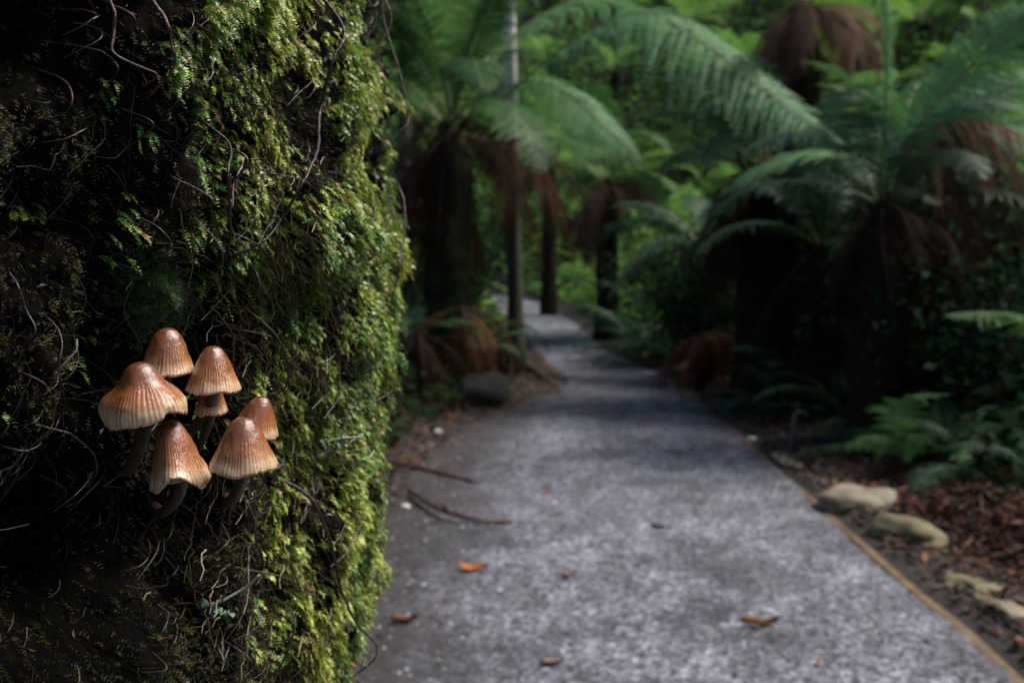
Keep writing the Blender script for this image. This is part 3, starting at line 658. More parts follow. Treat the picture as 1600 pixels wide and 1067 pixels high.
# ------------------------------------------------------------------ fern fronds
def frond_mesh(name, pts, width, npin=34, npl=14, bare=0.14, droop=0.25, mats=('frond', 'rachis'), seed=0, up=None, rr=0.011, lw=0.42, taper=0.5, ragged=0.0, fold=0.0):
    """bipinnate frond along a 3-D stalk: rows of pinnae, each with rows of pinnules (small diamond leaves)"""
    rg = np.random.default_rng(seed); C = spline(pts, 60); s = np.linspace(0, 1, 60); T = nrm(np.gradient(C, axis=0))
    up = np.array([0, 0, 1.0]) if up is None else np.asarray(up, float)
    S = nrm(np.cross(T, up)); Nn = np.cross(S, T)
    # keep the side vector continuous when the stalk passes the vertical
    for q in range(1, 60):
        if S[q] @ S[q - 1] < 0: S[q] *= -1; Nn[q] *= -1
    mb = MB(); tube(mb, C, rr * np.linspace(1, 0.18, 60), 5, mi=1)
    si = bare + (0.992 - bare) * np.linspace(0, 1, npin) ** 0.92
    prof = np.sin(np.clip((si - bare) / (1 - bare), 0, 1) ** 0.75 * math.pi * 0.93 + 0.17) ** 0.75
    f = lambda A: np.stack([np.interp(si, s, A[:, q]) for q in range(3)], -1)
    Ci, Ti, Si, Ni = f(C), nrm(f(T)), nrm(f(S)), nrm(f(Nn))
    u = np.linspace(0.05, 1, npl)
    for sd_ in (-1, 1):
        jit = rg.normal(0, 1, npin); a = R(14) + R(28) * si + R(5) * jit
        ln = width * prof * (1 + 0.07 * rg.normal(0, 1, npin)) * np.where(rg.random(npin) < ragged, rg.uniform(0.2, 0.7, npin), 1)
        D = nrm(Si * sd_ * np.cos(a)[:, None] + Ti * np.sin(a)[:, None] + Ni * (fold + 0.08 * jit + 0.2 * ragged * rg.normal(0, 1, npin))[:, None])
        W = nrm(np.cross(D, Ni)); Nd = np.cross(W, D) ; Nd = Nd * np.sign((Nd * Ni).sum(1))[:, None]
        dr_ = droop * (1 + 0.25 * rg.normal(0, 1, npin))
        Q = Ci[:, None] + D[:, None] * (ln[:, None] * u[None])[..., None] + np.array([0, 0, -1.0])[None, None] * (ln[:, None] * dr_[:, None] * u[None] ** 2)[..., None]
        TD = nrm(np.gradient(Q, axis=1))
        wl = (width * 0.19 * lw / 0.42 * (ln / width)[:, None] ** 0.5 * (1 - 0.82 * u[None] ** 1.6) )[..., None]
        step = (ln / npl * 1.0)[:, None, None]
        for s2 in (-1, 1):
            pd = nrm(W[:, None] * s2 + TD * 0.45 - np.broadcast_to(Nd[:, None], TD.shape) * 0.12 + 0.07 * rg.normal(0, 1, TD.shape))
            tip = Q + pd * wl; mid = Q + pd * wl * 0.5
            V = np.stack([Q - TD * step * 0.2, mid + TD * step * 0.5, tip, mid - TD * step * 0.5], 2).reshape(-1, 3)
            mb.add(V, np.arange(len(V)).reshape(-1, 4))
    return mb.mesh(name, [M[mats[0]], M[mats[1]]])

def arc(L, e0, drop, pw=1.25, n=14, side=0.0):
    s = np.linspace(0, 1, n); e = R(e0) - R(drop) * s ** pw; d = np.stack([np.cos(e), side * s, np.sin(e)], -1)
    return np.concatenate([[[0, 0, 0]], np.cumsum((d[:-1] + d[1:]) / 2 * L / (n - 1), 0)])

def frond_set(kind, mats, L, W, specs, **kw):
    return [frond_mesh('frond_' + kind, arc(L, e0, dp, side=sd_), W, mats=mats, seed=100 + q, **kw) for q, (e0, dp, sd_) in enumerate(specs)]
LIVE = [(78, 75, .1), (66, 85, -.15), (54, 90, .12), (42, 88, -.1), (30, 85, .1), (16, 78, -.1), (60, 110, .2)]
FS = {
 'live': frond_set('live', ('frond', 'rachis'), 2.0, 0.36, LIVE, npin=38, npl=15, droop=0.22),
 'far': frond_set('far', ('frond_far', 'rachis'), 2.0, 0.38, LIVE, npin=30, npl=11, droop=0.22),
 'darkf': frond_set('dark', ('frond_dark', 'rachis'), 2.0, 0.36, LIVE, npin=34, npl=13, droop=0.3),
 'dead': frond_set('dead', ('frond_dead', 'rachis_dead'), 1.5, 0.24, [(5, 92, .1), (-15, 76, -.1), (20, 112, .15), (-30, 60, 0)], npin=24, npl=10, droop=0.9, ragged=0.4, lw=0.5),
 'rust': frond_set('rust', ('frond_rust', 'rachis_dead'), 1.5, 0.22, [(5, 92, .1), (-15, 76, -.1), (20, 112, .15), (-30, 60, 0)], npin=24, npl=10, droop=0.9, ragged=0.4, lw=0.5),
 'deadd': frond_set('dead', ('frond_shade', 'rachis_dead'), 1.5, 0.24, [(-20, 72, .1), (-45, 44, -.1), (0, 92, .15), (-58, 30, 0)], npin=24, npl=10, droop=0.9, ragged=0.4, lw=0.6),
 'pink': frond_set('dead', ('frond_pink', 'rachis_dead'), 1.5, 0.24, [(-10, 80, .1), (-40, 48, -.1), (10, 102, .15), (-55, 33, 0)], npin=24, npl=10, droop=0.9, ragged=0.4, lw=0.6),
 'rustt': frond_set('rust', ('frond_rust', 'rachis_dead'), 1.5, 0.22, [(-25, 66, .1), (-48, 40, -.1), (0, 92, .15), (-60, 28, 0)], npin=24, npl=10, droop=0.9, ragged=0.4, lw=0.6),
 'small': frond_set('small', ('frond_dark', 'rachis'), 0.8, 0.15, [(70, 95, .1), (52, 90, -.15), (36, 80, .1), (20, 62, 0)], npin=24, npl=8, droop=0.15, bare=0.1, rr=0.004),
 'smallg': frond_set('small', ('frond', 'rachis'), 0.8, 0.15, [(70, 95, .1), (52, 90, -.15), (36, 80, .1), (20, 62, 0)], npin=24, npl=8, droop=0.15, bare=0.1, rr=0.004),
}

def fern_trunk_mesh(h, r, seed, lean=(0, 0), mats=None, stubs=46):
    rg = random.Random(seed); n = 26; t = np.linspace(0, 1, n)
    C = np.stack([lean[0] * t ** 1.5, lean[1] * t ** 1.5, h * t], -1)
    mb = MB(); k = 20; th = np.linspace(0, 2 * math.pi, k, endpoint=False)
    TT_, HH = np.meshgrid(th, t, indexing='xy')
    rr_ = r * (1 + 0.35 * np.exp(-HH * 6) + 0.12 * HH)
    nn_ = fbm(np.stack([np.cos(TT_) * 2.5, np.sin(TT_) * 2.5, HH * h * 3], -1) + seed, seed, 4)
    rr_ = rr_ * (1 + 0.34 * nn_) * (1 - 0.55 * sm(0.86, 1.0, HH))
    V = np.stack([C[:, None, 0] + rr_ * np.cos(TT_), C[:, None, 1] + rr_ * np.sin(TT_), C[:, None, 2] + 0 * TT_], -1)
    i = np.arange(n - 1)[:, None] * k; j = np.arange(k)[None]; j2 = (j + 1) % k
    mb.add(np.vstack([V.reshape(-1, 3), [C[-1] + np.array([0, 0, r * 0.6])]]), np.stack([i + j, i + j2, i + k + j2, i + k + j], -1).reshape(-1, 4), [((n - 1) * k + q, (n - 1) * k + (q + 1) % k, n * k) for q in range(k)])
    for q in range(stubs):                          # broken stalk bases
        f = rg.uniform(0.25, 1.0) ** 0.7; a = rg.uniform(0, 6.283); c0 = np.array([np.interp(f, t, C[:, q2]) for q2 in range(3)])
        d = np.array([math.cos(a), math.sin(a), 0]); l = rg.uniform(0.06, 0.16) * (r / 0.2)
        p0 = c0 + d * r * 0.8; mb_pts = [p0, p0 + d * l * 0.45 + np.array([0, 0, l * 0.4]), p0 + d * l * 0.6 + np.array([0, 0, l * 1.2])]
        tube(mb, mb_pts, [0.016 * r / 0.2, 0.013 * r / 0.2, 0.006 * r / 0.2], 5)
    return mb.mesh('trunk', M[mats or 'fern_trunk'], smooth=True)

def tree_fern(label, X, Y, h, r, kind='live', nf=16, fl=1.0, dead='dead', nd=8, dl=1.0, seed=0, lean=(0, 0), group=None, trunk_mat=None, z=None, trunk_me=None, skip=None, deadz=0.0):
    rg = random.Random(seed); z = float(ground_h(X, Y)) - 0.05 if z is None else z
    t = thing('tree_fern', label, 'tree fern', (X, Y, z), 0, group)
    link('trunk', trunk_me or fern_trunk_mesh(h, r, seed, lean, trunk_mat), t)
    top = (lean[0], lean[1], h + 0.02)
    for q in range(nf):
        a = q * 2.39996 + rg.uniform(-0.25, 0.25) + seed
        if skip and skip(math.degrees(a) % 360): continue
        o = link('frond', FS[kind][(q * 5 + rg.randrange(2)) % 7], t); s_ = fl * rg.uniform(0.85, 1.12)
        o.location = (top[0] + 0.06 * math.cos(a), top[1] + 0.06 * math.sin(a), top[2]); o.rotation_euler = (rg.uniform(-.12, .12), rg.uniform(-.12, .1), a); o.scale = (s_, s_, s_)
    for q in range(nd):
        a = q * 2.39996 + rg.uniform(-0.4, 0.4)
        o = link('dead_frond', FS[dead if isinstance(dead, str) else dead[q % len(dead)]][(q * 3 + q // 4) % 4], t); s_ = dl * rg.uniform(0.75, 1.15)
        o.location = (top[0] + r * 0.7 * math.cos(a), top[1] + r * 0.7 * math.sin(a), top[2] - rg.uniform(0.02, 0.2) - deadz); o.rotation_euler = (rg.uniform(-.15, .15), rg.uniform(-.1, .1), a); o.scale = (s_, s_, s_)
    return t

def hero_frond(parent, pts_px, Ys, width, mats=('frond_hero', 'rachis'), name='frond', **kw):
    P = np.array([at(p_[0], p_[1], y_) for p_, y_ in zip(pts_px, Ys)]); o0 = np.array(parent.location)
    return link(name, frond_mesh('frond', P - o0, width, mats=mats, **kw), parent)

# left tree fern with the long frond arching over the path
def X_at(px, Y): return (px - 800) / FPX * Y
F1 = tree_fern('tree fern beside the pale slender tree, with upright green stalks and rusty skirt', X_at(702, 9.4), 9.4, 2.5, 0.19, 'live', 15, 1.0, ('rustt', 'deadd', 'deadd'), 28, 1.1, 3, trunk_mat='mossy_trunk', skip=lambda d: d < 40 or d > 320)
hero_frond(F1, [(716, 195), (790, 150), (850, 98), (925, 45), (1010, 20), (1090, 62), (1180, 130), (1250, 185), (1305, 218)], np.linspace(9.3, 6.6, 9), 0.50, npin=40, npl=16, bare=0.2, droop=0.45, seed=5, up=(0, -0.6, 0.8))
hero_frond(F1, [(716, 195), (770, 150), (830, 128), (890, 150), (945, 200), (1000, 250)], np.linspace(9.3, 8.3, 6), 0.36, npin=36, npl=14, bare=0.2, droop=0.4, seed=6, up=(0, -0.6, 0.8))
hero_frond(F1, [(710, 195), (722, 120), (745, 40), (800, -40), (900, -70), (1020, -30)], np.linspace(9.4, 8.6, 6), 0.42, npin=36, npl=14, bare=0.42, droop=0.5, seed=7, rr=0.026)
hero_frond(F1, [(704, 195), (690, 110), (660, 20), (600, -60), (500, -90)], np.linspace(9.3, 8.9, 5), 0.42, npin=36, npl=14, bare=0.4, droop=0.5, seed=8, rr=0.026)
hero_frond(F1, [(718, 195), (752, 130), (800, 60), (880, 10), (960, 0), (1040, 40)], np.linspace(9.4, 10.4, 6), 0.42, npin=36, npl=14, bare=0.35, droop=0.4, seed=9, rr=0.024)

# dark tree ferns right of the path
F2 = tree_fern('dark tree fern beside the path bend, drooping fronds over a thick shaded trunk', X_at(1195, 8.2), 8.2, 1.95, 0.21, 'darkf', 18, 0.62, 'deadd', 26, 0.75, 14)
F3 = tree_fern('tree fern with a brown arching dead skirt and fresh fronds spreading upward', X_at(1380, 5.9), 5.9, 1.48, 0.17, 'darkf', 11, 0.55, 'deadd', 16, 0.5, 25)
Y3 = 5.9
for q, (pp, wd) in enumerate([
    ([(1378, 265), (1384, 180), (1386, 90), (1384, 0), (1380, -90)], 0.28),
    ([(1385, 262), (1440, 190), (1510, 110), (1590, 30), (1690, -30)], 0.30),
    ([(1388, 262), (1450, 215), (1530, 160), (1610, 120), (1700, 110)], 0.30),
    ([(1390, 265), (1460, 225), (1540, 205), (1630, 215), (1720, 260)], 0.30),
    ([(1372, 268), (1330, 245), (1270, 235), (1200, 255), (1130, 300)], 0.24)]):
    hero_frond(F3, pp, np.linspace(Y3, Y3 - 0.5 + 0.25 * q, 5), wd, npin=34, npl=14, bare=0.16, droop=0.25, seed=30 + q, up=(0.35, -0.45, 0.8))
for q, pp in enumerate([[(1388, 262), (1440, 205), (1510, 200), (1575, 245), (1615, 330), (1630, 420)], [(1388, 262), (1450, 222), (1520, 232), (1560, 300), (1580, 400)], [(1386, 262), (1430, 235), (1480, 260), (1505, 340), (1510, 430)], [(1390, 262), (1460, 196), (1545, 190), (1620, 235), (1660, 330)]]):
    hero_frond(F3, pp, np.linspace(Y3, Y3 - 0.4, len(pp)), 0.30, ('frond_rust' if q in (0, 3) else 'frond_dead', 'rachis_dead'), 'dead_frond', npin=54, npl=20, bare=0.06, droop=1.1, seed=40 + q, ragged=0.35, lw=0.2)

tree_fern('squat dark tree fern tucked between the two dark tree ferns', X_at(1290, 7.3), 7.3, 1.25, 0.17, 'darkf', 14, 0.6, 'deadd', 16, 0.55, 111)
tree_fern('squat dark tree fern behind the arching brown dead fronds', X_at(1510, 6.9), 6.9, 1.45, 0.18, 'darkf', 14, 0.65, 'deadd', 20, 0.65, 122)
tree_fern('low dark tree fern in the shade where the path starts to bend', X_at(1110, 10.4), 10.4, 1.3, 0.18, 'darkf', 15, 0.65, 'deadd', 18, 0.6, 133)
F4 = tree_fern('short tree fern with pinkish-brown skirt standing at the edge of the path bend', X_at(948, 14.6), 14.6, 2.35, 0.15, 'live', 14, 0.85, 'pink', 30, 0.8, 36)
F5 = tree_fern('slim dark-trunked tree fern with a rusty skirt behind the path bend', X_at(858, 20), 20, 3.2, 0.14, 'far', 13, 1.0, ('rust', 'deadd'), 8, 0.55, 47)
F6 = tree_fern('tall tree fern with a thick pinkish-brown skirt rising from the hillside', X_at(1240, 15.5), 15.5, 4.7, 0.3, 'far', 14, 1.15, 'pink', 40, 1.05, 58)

# hillside ferns, look-alikes
tm = [fern_trunk_mesh(1.0, 0.14, 200 + q, (0.05 * q, 0), stubs=20) for q in range(3)]
rg = random.Random(99); cnt = 0; placed = []
for q in range(900):
    Y = rg.uniform(13, 46); px = rg.uniform(560, 1720); X = X_at(px, Y)
    if X < xr(np.array(Y)) + 1.2 and X > xl(np.array(Y)) - 1.0: continue
    if any((X - a) ** 2 + (Y - b_) ** 2 < (1.1 + 0.036 * Y) ** 2 for a, b_ in placed): continue
    placed.append((X, Y)); hh = rg.uniform(0.5, 1.4)
    tree_fern('lush green tree fern growing on the sunlit hillside behind the path', X, Y, 1.0, 0.14, 'far', 11, rg.uniform(0.8, 1.15), rg.choice(['dead', 'rust']), 4, 0.5, q, group='tree ferns on the hillside', trunk_me=tm[q % 3], z=float(ground_h(X, Y)) - 0.1 + hh - 1.0)
    cnt += 1
    if cnt >= 95: break
print('hill ferns', cnt)

rg = random.Random(123); cnt = 0
for q in range(1500):
    Y = rg.uniform(-6, 42); X = rg.uniform(-22, 30); px = 800 + FPX * X / Y if Y > 0.5 else (5000 if X > 0 else -5000)
    if Y > 4 and 560 < px < 1720: continue
    if -2.3 < X < 4.6 or (X > 0 and Y < 4 and X < 7): continue
    if xl(np.array(Y)) - 1.6 < X < xr(np.array(Y)) + 1.6: continue
    if any((X - a) ** 2 + (Y - b_) ** 2 < 2.1 ** 2 for a, b_ in placed): continue
    placed.append((X, Y)); hh = rg.uniform(0.6, 1.5)
    tree_fern('green tree fern growing on the forest bank away from the path', X, Y, 1.0, 0.14, 'far' if X > 0 else 'live', 11, rg.uniform(0.9, 1.2), rg.choice(['dead', 'rust']), 4, 0.5, 1000 + q, group='tree ferns on the forest banks', trunk_me=tm[q % 3], z=float(ground_h(X, Y)) - 0.1 + hh - 1.0)
    cnt += 1
    if cnt >= 80: break
mb = MB(); n = 60000
Y = RNG.uniform(-5, 16, n); X = np.minimum(xl(Y) - 0.15, -0.1) - np.abs(RNG.normal(0, 4.5, n)); ok = (X + 0.707) ** 2 + (Y - 0.707) ** 2 > 0.75 ** 2; X, Y = X[ok], Y[ok]; n = len(X)
Z = ground_h(X, Y) + np.abs(RNG.normal(0, 0.2, n)) * np.clip((xl(Y) - X) / 0.9, 0.12, 1) + 0.015
P = np.stack([X, Y, Z], -1); d = nrm(RNG.normal(0, 1, (n, 3)) * np.array([1, 1, 0.45])); e = nrm(np.cross(d, RNG.normal(0, 0.5, (n, 3)) + np.array([0, -0.4, 1])))
sz = RNG.uniform(0.02, 0.075, n)[:, None]
V = np.stack([P - d * sz, P + e * sz * 0.36, P + d * sz, P - e * sz * 0.36], 1).reshape(-1, 3)
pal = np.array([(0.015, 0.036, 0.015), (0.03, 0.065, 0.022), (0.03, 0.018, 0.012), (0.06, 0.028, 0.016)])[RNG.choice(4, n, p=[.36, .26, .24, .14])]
mb.add(V, np.arange(len(V)).reshape(-1, 4), None, np.repeat(pal, 4, 0))
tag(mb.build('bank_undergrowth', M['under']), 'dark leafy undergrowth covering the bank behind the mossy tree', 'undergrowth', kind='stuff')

# hillside ground cover: leafy mass nobody could count
mb = MB(); n = 200000
Y = RNG.uniform(12, 62, n) ; px = np.where(RNG.random(n) < 0.66, RNG.uniform(420, 1800, n), RNG.uniform(-1300, 2600, n)); X = X_at(px, Y); ok = (X > xr(Y) + 0.5) | (X < xl(Y) - 0.4); X, Y = X[ok], Y[ok]
cl = fbm(np.stack([X, Y, X * 0], -1) * 0.7, 301, 3); n = len(X)
Z = ground_h(X, Y) + np.abs(RNG.normal(0, 0.28, n)) * (1 + cl) + 0.02
P = np.stack([X, Y, Z], -1); d = nrm(RNG.normal(0, 1, (n, 3)) * np.array([1, 1, 0.45])); e = nrm(np.cross(d, RNG.normal(0, 0.5, (n, 3)) + np.array([0, -0.4, 1])))
sz = (RNG.uniform(0.04, 0.12, n) * (1 + 0.012 * Y))[:, None]
V = np.stack([P - d * sz, P + e * sz * 0.36, P + d * sz, P - e * sz * 0.36], 1).reshape(-1, 3)
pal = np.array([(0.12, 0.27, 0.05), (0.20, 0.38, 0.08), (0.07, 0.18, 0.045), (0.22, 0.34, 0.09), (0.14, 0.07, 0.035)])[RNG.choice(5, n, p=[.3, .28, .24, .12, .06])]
mb.add(V, np.arange(len(V)).reshape(-1, 4), None, np.repeat(pal, 4, 0))
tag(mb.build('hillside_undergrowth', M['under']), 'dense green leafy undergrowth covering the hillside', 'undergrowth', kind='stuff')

mb = MB(); n = 26000
Y = RNG.uniform(3.2, 13, n); X = xr(Y) + 0.75 + np.abs(RNG.normal(0, 2.2, n)); Z = ground_h(X, Y) + np.abs(RNG.normal(0, 0.22, n)) * np.clip((X - xr(Y)) / 1.2, 0, 1) + 0.02
P = np.stack([X, Y, Z], -1); d = nrm(RNG.normal(0, 1, (n, 3)) * np.array([1, 1, 0.45])); e = nrm(np.cross(d, RNG.normal(0, 0.5, (n, 3)) + np.array([0, -0.4, 1])))
sz = RNG.uniform(0.03, 0.10, n)[:, None]
V = np.stack([P - d * sz, P + e * sz * 0.36, P + d * sz, P - e * sz * 0.36], 1).reshape(-1, 3)
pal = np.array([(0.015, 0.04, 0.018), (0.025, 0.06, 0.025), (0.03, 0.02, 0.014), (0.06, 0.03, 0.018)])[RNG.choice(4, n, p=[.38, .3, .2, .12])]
mb.add(V, np.arange(len(V)).reshape(-1, 4), None, np.repeat(pal, 4, 0))
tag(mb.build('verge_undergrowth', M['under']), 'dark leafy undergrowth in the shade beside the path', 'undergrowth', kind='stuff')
tree_fern('tall tree fern added for shade, standing back from the bend behind the dark drooping tree fern', 5.9, 9.2, 3.4, 0.2, 'live', 16, 1.2, 'deadd', 16, 0.9, 82)  # added mostly out of view to throw shade on the verge
tree_fern('shaggy tree fern behind the dark shrubs, below the tall skirted tree fern', 4.75, 12.4, 2.2, 0.2, 'live', 16, 0.9, 'rust', 14, 0.8, 93)

# ------------------------------------------------------------------ low ferns right of the path
def low_fern(label, X, Y, kind, n, s, seed, z=None, dead=0):
    rg = random.Random(seed); z = float(ground_h(X, Y)) - 0.01 if z is None else z
    t = thing('ground_fern', label, 'fern', (X, Y, z))
    mb = MB()
    tube(mb, [(0, 0, -0.05), (0.005, 0, 0.02), (0, 0, 0.07)], [0.035, 0.04, 0.02], 8); mb.build('rootstock', M['fern_trunk'], t, smooth=True)
    for q in range(n):
        a = q * 2.39996 + rg.uniform(-.3, .3) + seed; o = link('frond', FS[kind][(q + rg.randrange(2)) % 4], t); k_ = s * rg.uniform(0.75, 1.15)
        o.location = (0.02 * math.cos(a), 0.02 * math.sin(a), 0.03); o.rotation_euler = (rg.uniform(-.2, .2), rg.uniform(-.15, .1), a); o.scale = (k_,) * 3
    for q in range(dead):
        a = rg.uniform(0, 6.28); o = link('dead_frond', FS['rust'][q % 3], t); k_ = s * 0.4
        o.location = (0, 0, 0.1); o.rotation_euler = (0, 0, a); o.scale = (k_,) * 3
    return t
def gy_at(py): return FPX / (py - 440.5)
F7 = low_fern('bright ground fern beside the flat stones at the edge of the path', X_at(1445, 5.2), 5.2, 'smallg', 10, 0.85, 1)
low_fern('dark ground fern leaning toward the red leaf mulch', X_at(1540, 4.7), 4.7, 'small', 9, 0.8, 2)
low_fern('dark ground fern in the shade beneath the brown-skirted tree fern', X_at(1330, 6.6), 6.6, 'small', 11, 1.0, 3)
low_fern('blue-green ground fern at the foot of the dark drooping tree fern', X_at(1230, 7.3), 7.3, 'small', 12, 1.1, 4)
low_fern('dark low fern hugging the path edge at the foot of the bend', X_at(1000, 12.2), 12.2, 'small', 13, 1.5, 5)
low_fern('dark wide fern behind the short pink-skirted tree fern', X_at(1040, 13), 13, 'small', 15, 2.0, 6)
low_fern('small green fern sprouting beside the foot of the mossy-trunked tree fern', X_at(752, 8.9), 8.9, 'smallg', 7, 0.8, 7, z=0.35)
low_fern('yellow-green fern tuft at the far end of the gravel path', X_at(895, 25), 25, 'smallg', 12, 1.9, 8)
low_fern('large dark fern filling the shade behind the ground ferns', X_at(1500, 6.6), 6.6, 'small', 12, 1.25, 9)
low_fern('deep green fern in the dark hollow between the tree ferns', X_at(1290, 9.2), 9.2, 'small', 12, 1.5, 10)
low_fern('dark green fern between the mossy tree trunk and the rusty-skirted tree fern', X_at(640, 10.8), 10.8, 'small', 13, 1.6, 11)
F8 = low_fern('ground fern with one bright frond reaching toward the path from dark scrub', X_at(1660, 4.3), 4.3, 'small', 8, 0.9, 12)
hero_frond(F8, [(1660, 560), (1640, 515), (1590, 492), (1530, 488), (1478, 492)], [4.3, 4.2, 4.1, 4.0, 3.95], 0.15, ('frond', 'rachis'), npin=26, npl=9, bare=0.1, droop=0.3, rr=0.004, seed=60)
hero_frond(F7, [(1440, 735), (1425, 690), (1400, 650), (1420, 620), (1480, 615)], [5.2, 5.0, 4.9, 4.8, 4.7], 0.15, ('frond', 'rachis'), npin=24, npl=9, bare=0.15, droop=0.2, rr=0.004, seed=61)
hero_frond(F7, [(1450, 735), (1475, 700), (1510, 700), (1540, 735), (1560, 780)], [5.2, 4.9, 4.7, 4.5, 4.4], 0.14, ('frond', 'rachis'), npin=24, npl=9, bare=0.15, droop=0.2, rr=0.004, seed=62)
def shrub(label, X, Y, h, wd, seed, n=5200, dark=True):
    rg = random.Random(seed); g = np.random.default_rng(seed); t = thing('shrub', label, 'shrub', (X, Y, float(ground_h(X, Y)) - 0.03)); mb = MB(); ends = []
    for q in range(11):
        a = q * 2.4 + seed; d = np.array([math.cos(a), math.sin(a), 0]); k_ = rg.uniform(0.35, 1)
        P = spline([d * 0.03, d * wd * 0.3 * k_ + [0, 0, h * 0.45], d * wd * k_ + [0, 0, h * rg.uniform(0.6, 1.0)]], 10); tube(mb, P, np.linspace(0.018, 0.004, 10), 5); ends += [P[4], P[6], P[8], P[9]]
    mb.build('stems', M['dark_bark'], t, smooth=True); ends = np.array(ends)
    P = ends[g.integers(0, len(ends), n)] + g.normal(0, 0.2, (n, 3)); P[:, 2] = np.abs(P[:, 2]) + 0.03
    d = nrm(g.normal(0, 1, P.shape) + np.array([0, 0, -0.5])); e = nrm(np.cross(d, g.normal(0, 0.6, P.shape) + np.array([0, 0, 1]))); sz = g.uniform(0.015, 0.045, (n, 1))
    V = np.stack([P - d * sz, P + e * sz * 0.42, P + d * sz, P - e * sz * 0.42], 1).reshape(-1, 3); mb = MB()
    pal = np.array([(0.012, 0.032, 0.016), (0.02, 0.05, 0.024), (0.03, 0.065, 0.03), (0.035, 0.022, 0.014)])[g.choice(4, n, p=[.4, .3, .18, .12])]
    mb.add(V, np.arange(len(V)).reshape(-1, 4), None, np.repeat(pal, 4, 0)); tag(mb.build('foliage', M['under'], t), kind='stuff')
    return t
M['dark_bark'] = noise_mat('dark_bark', 12, [(0.3, (0.012, 0.009, 0.007)), (0.7, (0.05, 0.04, 0.03))], 0.9, 0.7, 40, 0.02)
for q, (lb, x_, y_, h_, w_) in enumerate([  # shrubs added to darken the gaps; shade is put into their leaf colours
    ('added dark leafy shrub filling the gap between the two dark tree ferns', X_at(1290, 8.6), 8.6, 1.9, 0.75),
    ('added dark leafy shrub behind the trunk of the brown-skirted tree fern', X_at(1420, 8.0), 8.0, 1.9, 0.8),
    ('added tall dark shrub behind the arching dead brown fronds', X_at(1530, 7.4), 7.4, 1.9, 0.85),
    ('added dark shrub beyond the arching dead fronds, deep in the verge scrub', X_at(1640, 6.6), 6.6, 1.8, 0.8),
    ('added low dark shrub at the left foot of the dark drooping tree fern', X_at(1110, 9.6), 9.6, 1.3, 0.55),
    ('added dark shrub between the short pink-skirted tree fern and the dark drooping one', X_at(1060, 11.6), 11.6, 1.6, 0.7),
    ('added low dark shrub under the single bright frond', X_at(1560, 5.6), 5.6, 1.1, 0.6),
    ('added dark shrub between the mossy trunk and the rusty-skirted tree fern', X_at(655, 11.5), 11.5, 2.6, 0.7),
    ('added dark shrub behind the pale slender tree on the left bank', X_at(740, 13.0), 13.0, 2.3, 0.7)]):
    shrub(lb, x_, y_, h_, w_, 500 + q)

# rusty dead fern by the path
t = thing('dead_fern', 'collapsed rusty dead fern on the dark verge of the path bend', 'fern', (X_at(1095, 8.9), 8.9, float(ground_h(X_at(1095, 8.9), 8.9))))
for q in range(9):
    a = q * 2.4; o = link('dead_frond', FS['rust'][q % 3], t); o.location = (0, 0, 0.5); o.rotation_euler = (0, 0.1, a); o.scale = (0.55,) * 3
mb = MB(); tube(mb, [(0, 0, -0.05), (0.01, 0, 0.25), (0, 0, 0.52)], [0.06, 0.05, 0.035], 8); mb.build('rootstock', M['fern_trunk'], t, smooth=True)

def dead_fern(label, X, Y, s_, h_, seed, kind='rust'):
    t = thing('dead_fern', label, 'fern', (X, Y, float(ground_h(X, Y)))); rg = random.Random(seed)
    for q in range(10):
        o = link('dead_frond', FS[kind][q % 4], t); o.location = (0, 0, h_); o.rotation_euler = (0, rg.uniform(-.2, .2), q * 2.4 + seed); o.scale = (s_ * rg.uniform(.8, 1.2),) * 3
    mb = MB(); tube(mb, [(0, 0, -0.05), (0.01, 0, h_ * 0.5), (0, 0, h_ + 0.02)], [0.06, 0.05, 0.035], 8); mb.build('rootstock', M['fern_trunk'], t, smooth=True)
dead_fern('brown dead fern slumped between the mossy tree and the dark boulder', X_at(655, 8.2), 8.2, 0.5, 0.55, 3, 'deadd')
dead_fern('rusty dead fern against the foot of the rusty-skirted tree fern', X_at(722, 8.9), 8.9, 0.55, 0.75, 5, 'rustt')
dead_fern('dark dead fern between the boulder and the pale slender tree', X_at(778, 9.6), 9.6, 0.5, 0.6, 8, 'deadd')

# ------------------------------------------------------------------ slender pale tree and others
m, nt, b = new_mat('pale_bark'); M['pale_bark'] = m
tcx = nt.nodes.new('ShaderNodeTexCoord'); sx = nt.nodes.new('ShaderNodeSeparateXYZ'); nt.links.new(tcx.outputs['Object'], sx.inputs[0])
n1 = noise(nt, 3.5, 5, 0.6); mm_ = nt.nodes.new('ShaderNodeMath'); mm_.operation = 'MULTIPLY_ADD'; nt.links.new(n1.outputs['Fac'], mm_.inputs[0]); mm_.inputs[1].default_value = 0.9; nt.links.new(sx.outputs['Z'], mm_.inputs[2])
mr = nt.nodes.new('ShaderNodeMapRange'); nt.links.new(mm_.outputs[0], mr.inputs[0]); mr.inputs[1].default_value = 0.0; mr.inputs[2].default_value = 5.0
r1 = ramp(nt, mr.outputs[0], [(0.0, (0.03, 0.035, 0.015)), (0.45, (0.05, 0.045, 0.025)), (0.58, (0.16, 0.12, 0.10)), (0.68, (0.6, 0.55, 0.55)), (1, (0.72, 0.67, 0.68))])
n2 = noise(nt, 12, 6, 0.7); r2 = ramp(nt, n2.outputs['Fac'], [(0.35, (0.55, 0.5, 0.48)), (0.55, (1, 1, 1))])
nt.links.new(mult(nt, r1.outputs[0], r2.outputs[0]), b.inputs['Base Color']); b.inputs['Roughness'].default_value = 0.75; bump(nt, b, n2.outputs['Fac'], 0.4, 0.02)
M['canopy'] = leaf_mat('gum_leaf', (0.04, 0.075, 0.03), (0.07, 0.11, 0.04), 0.3, 0.5)

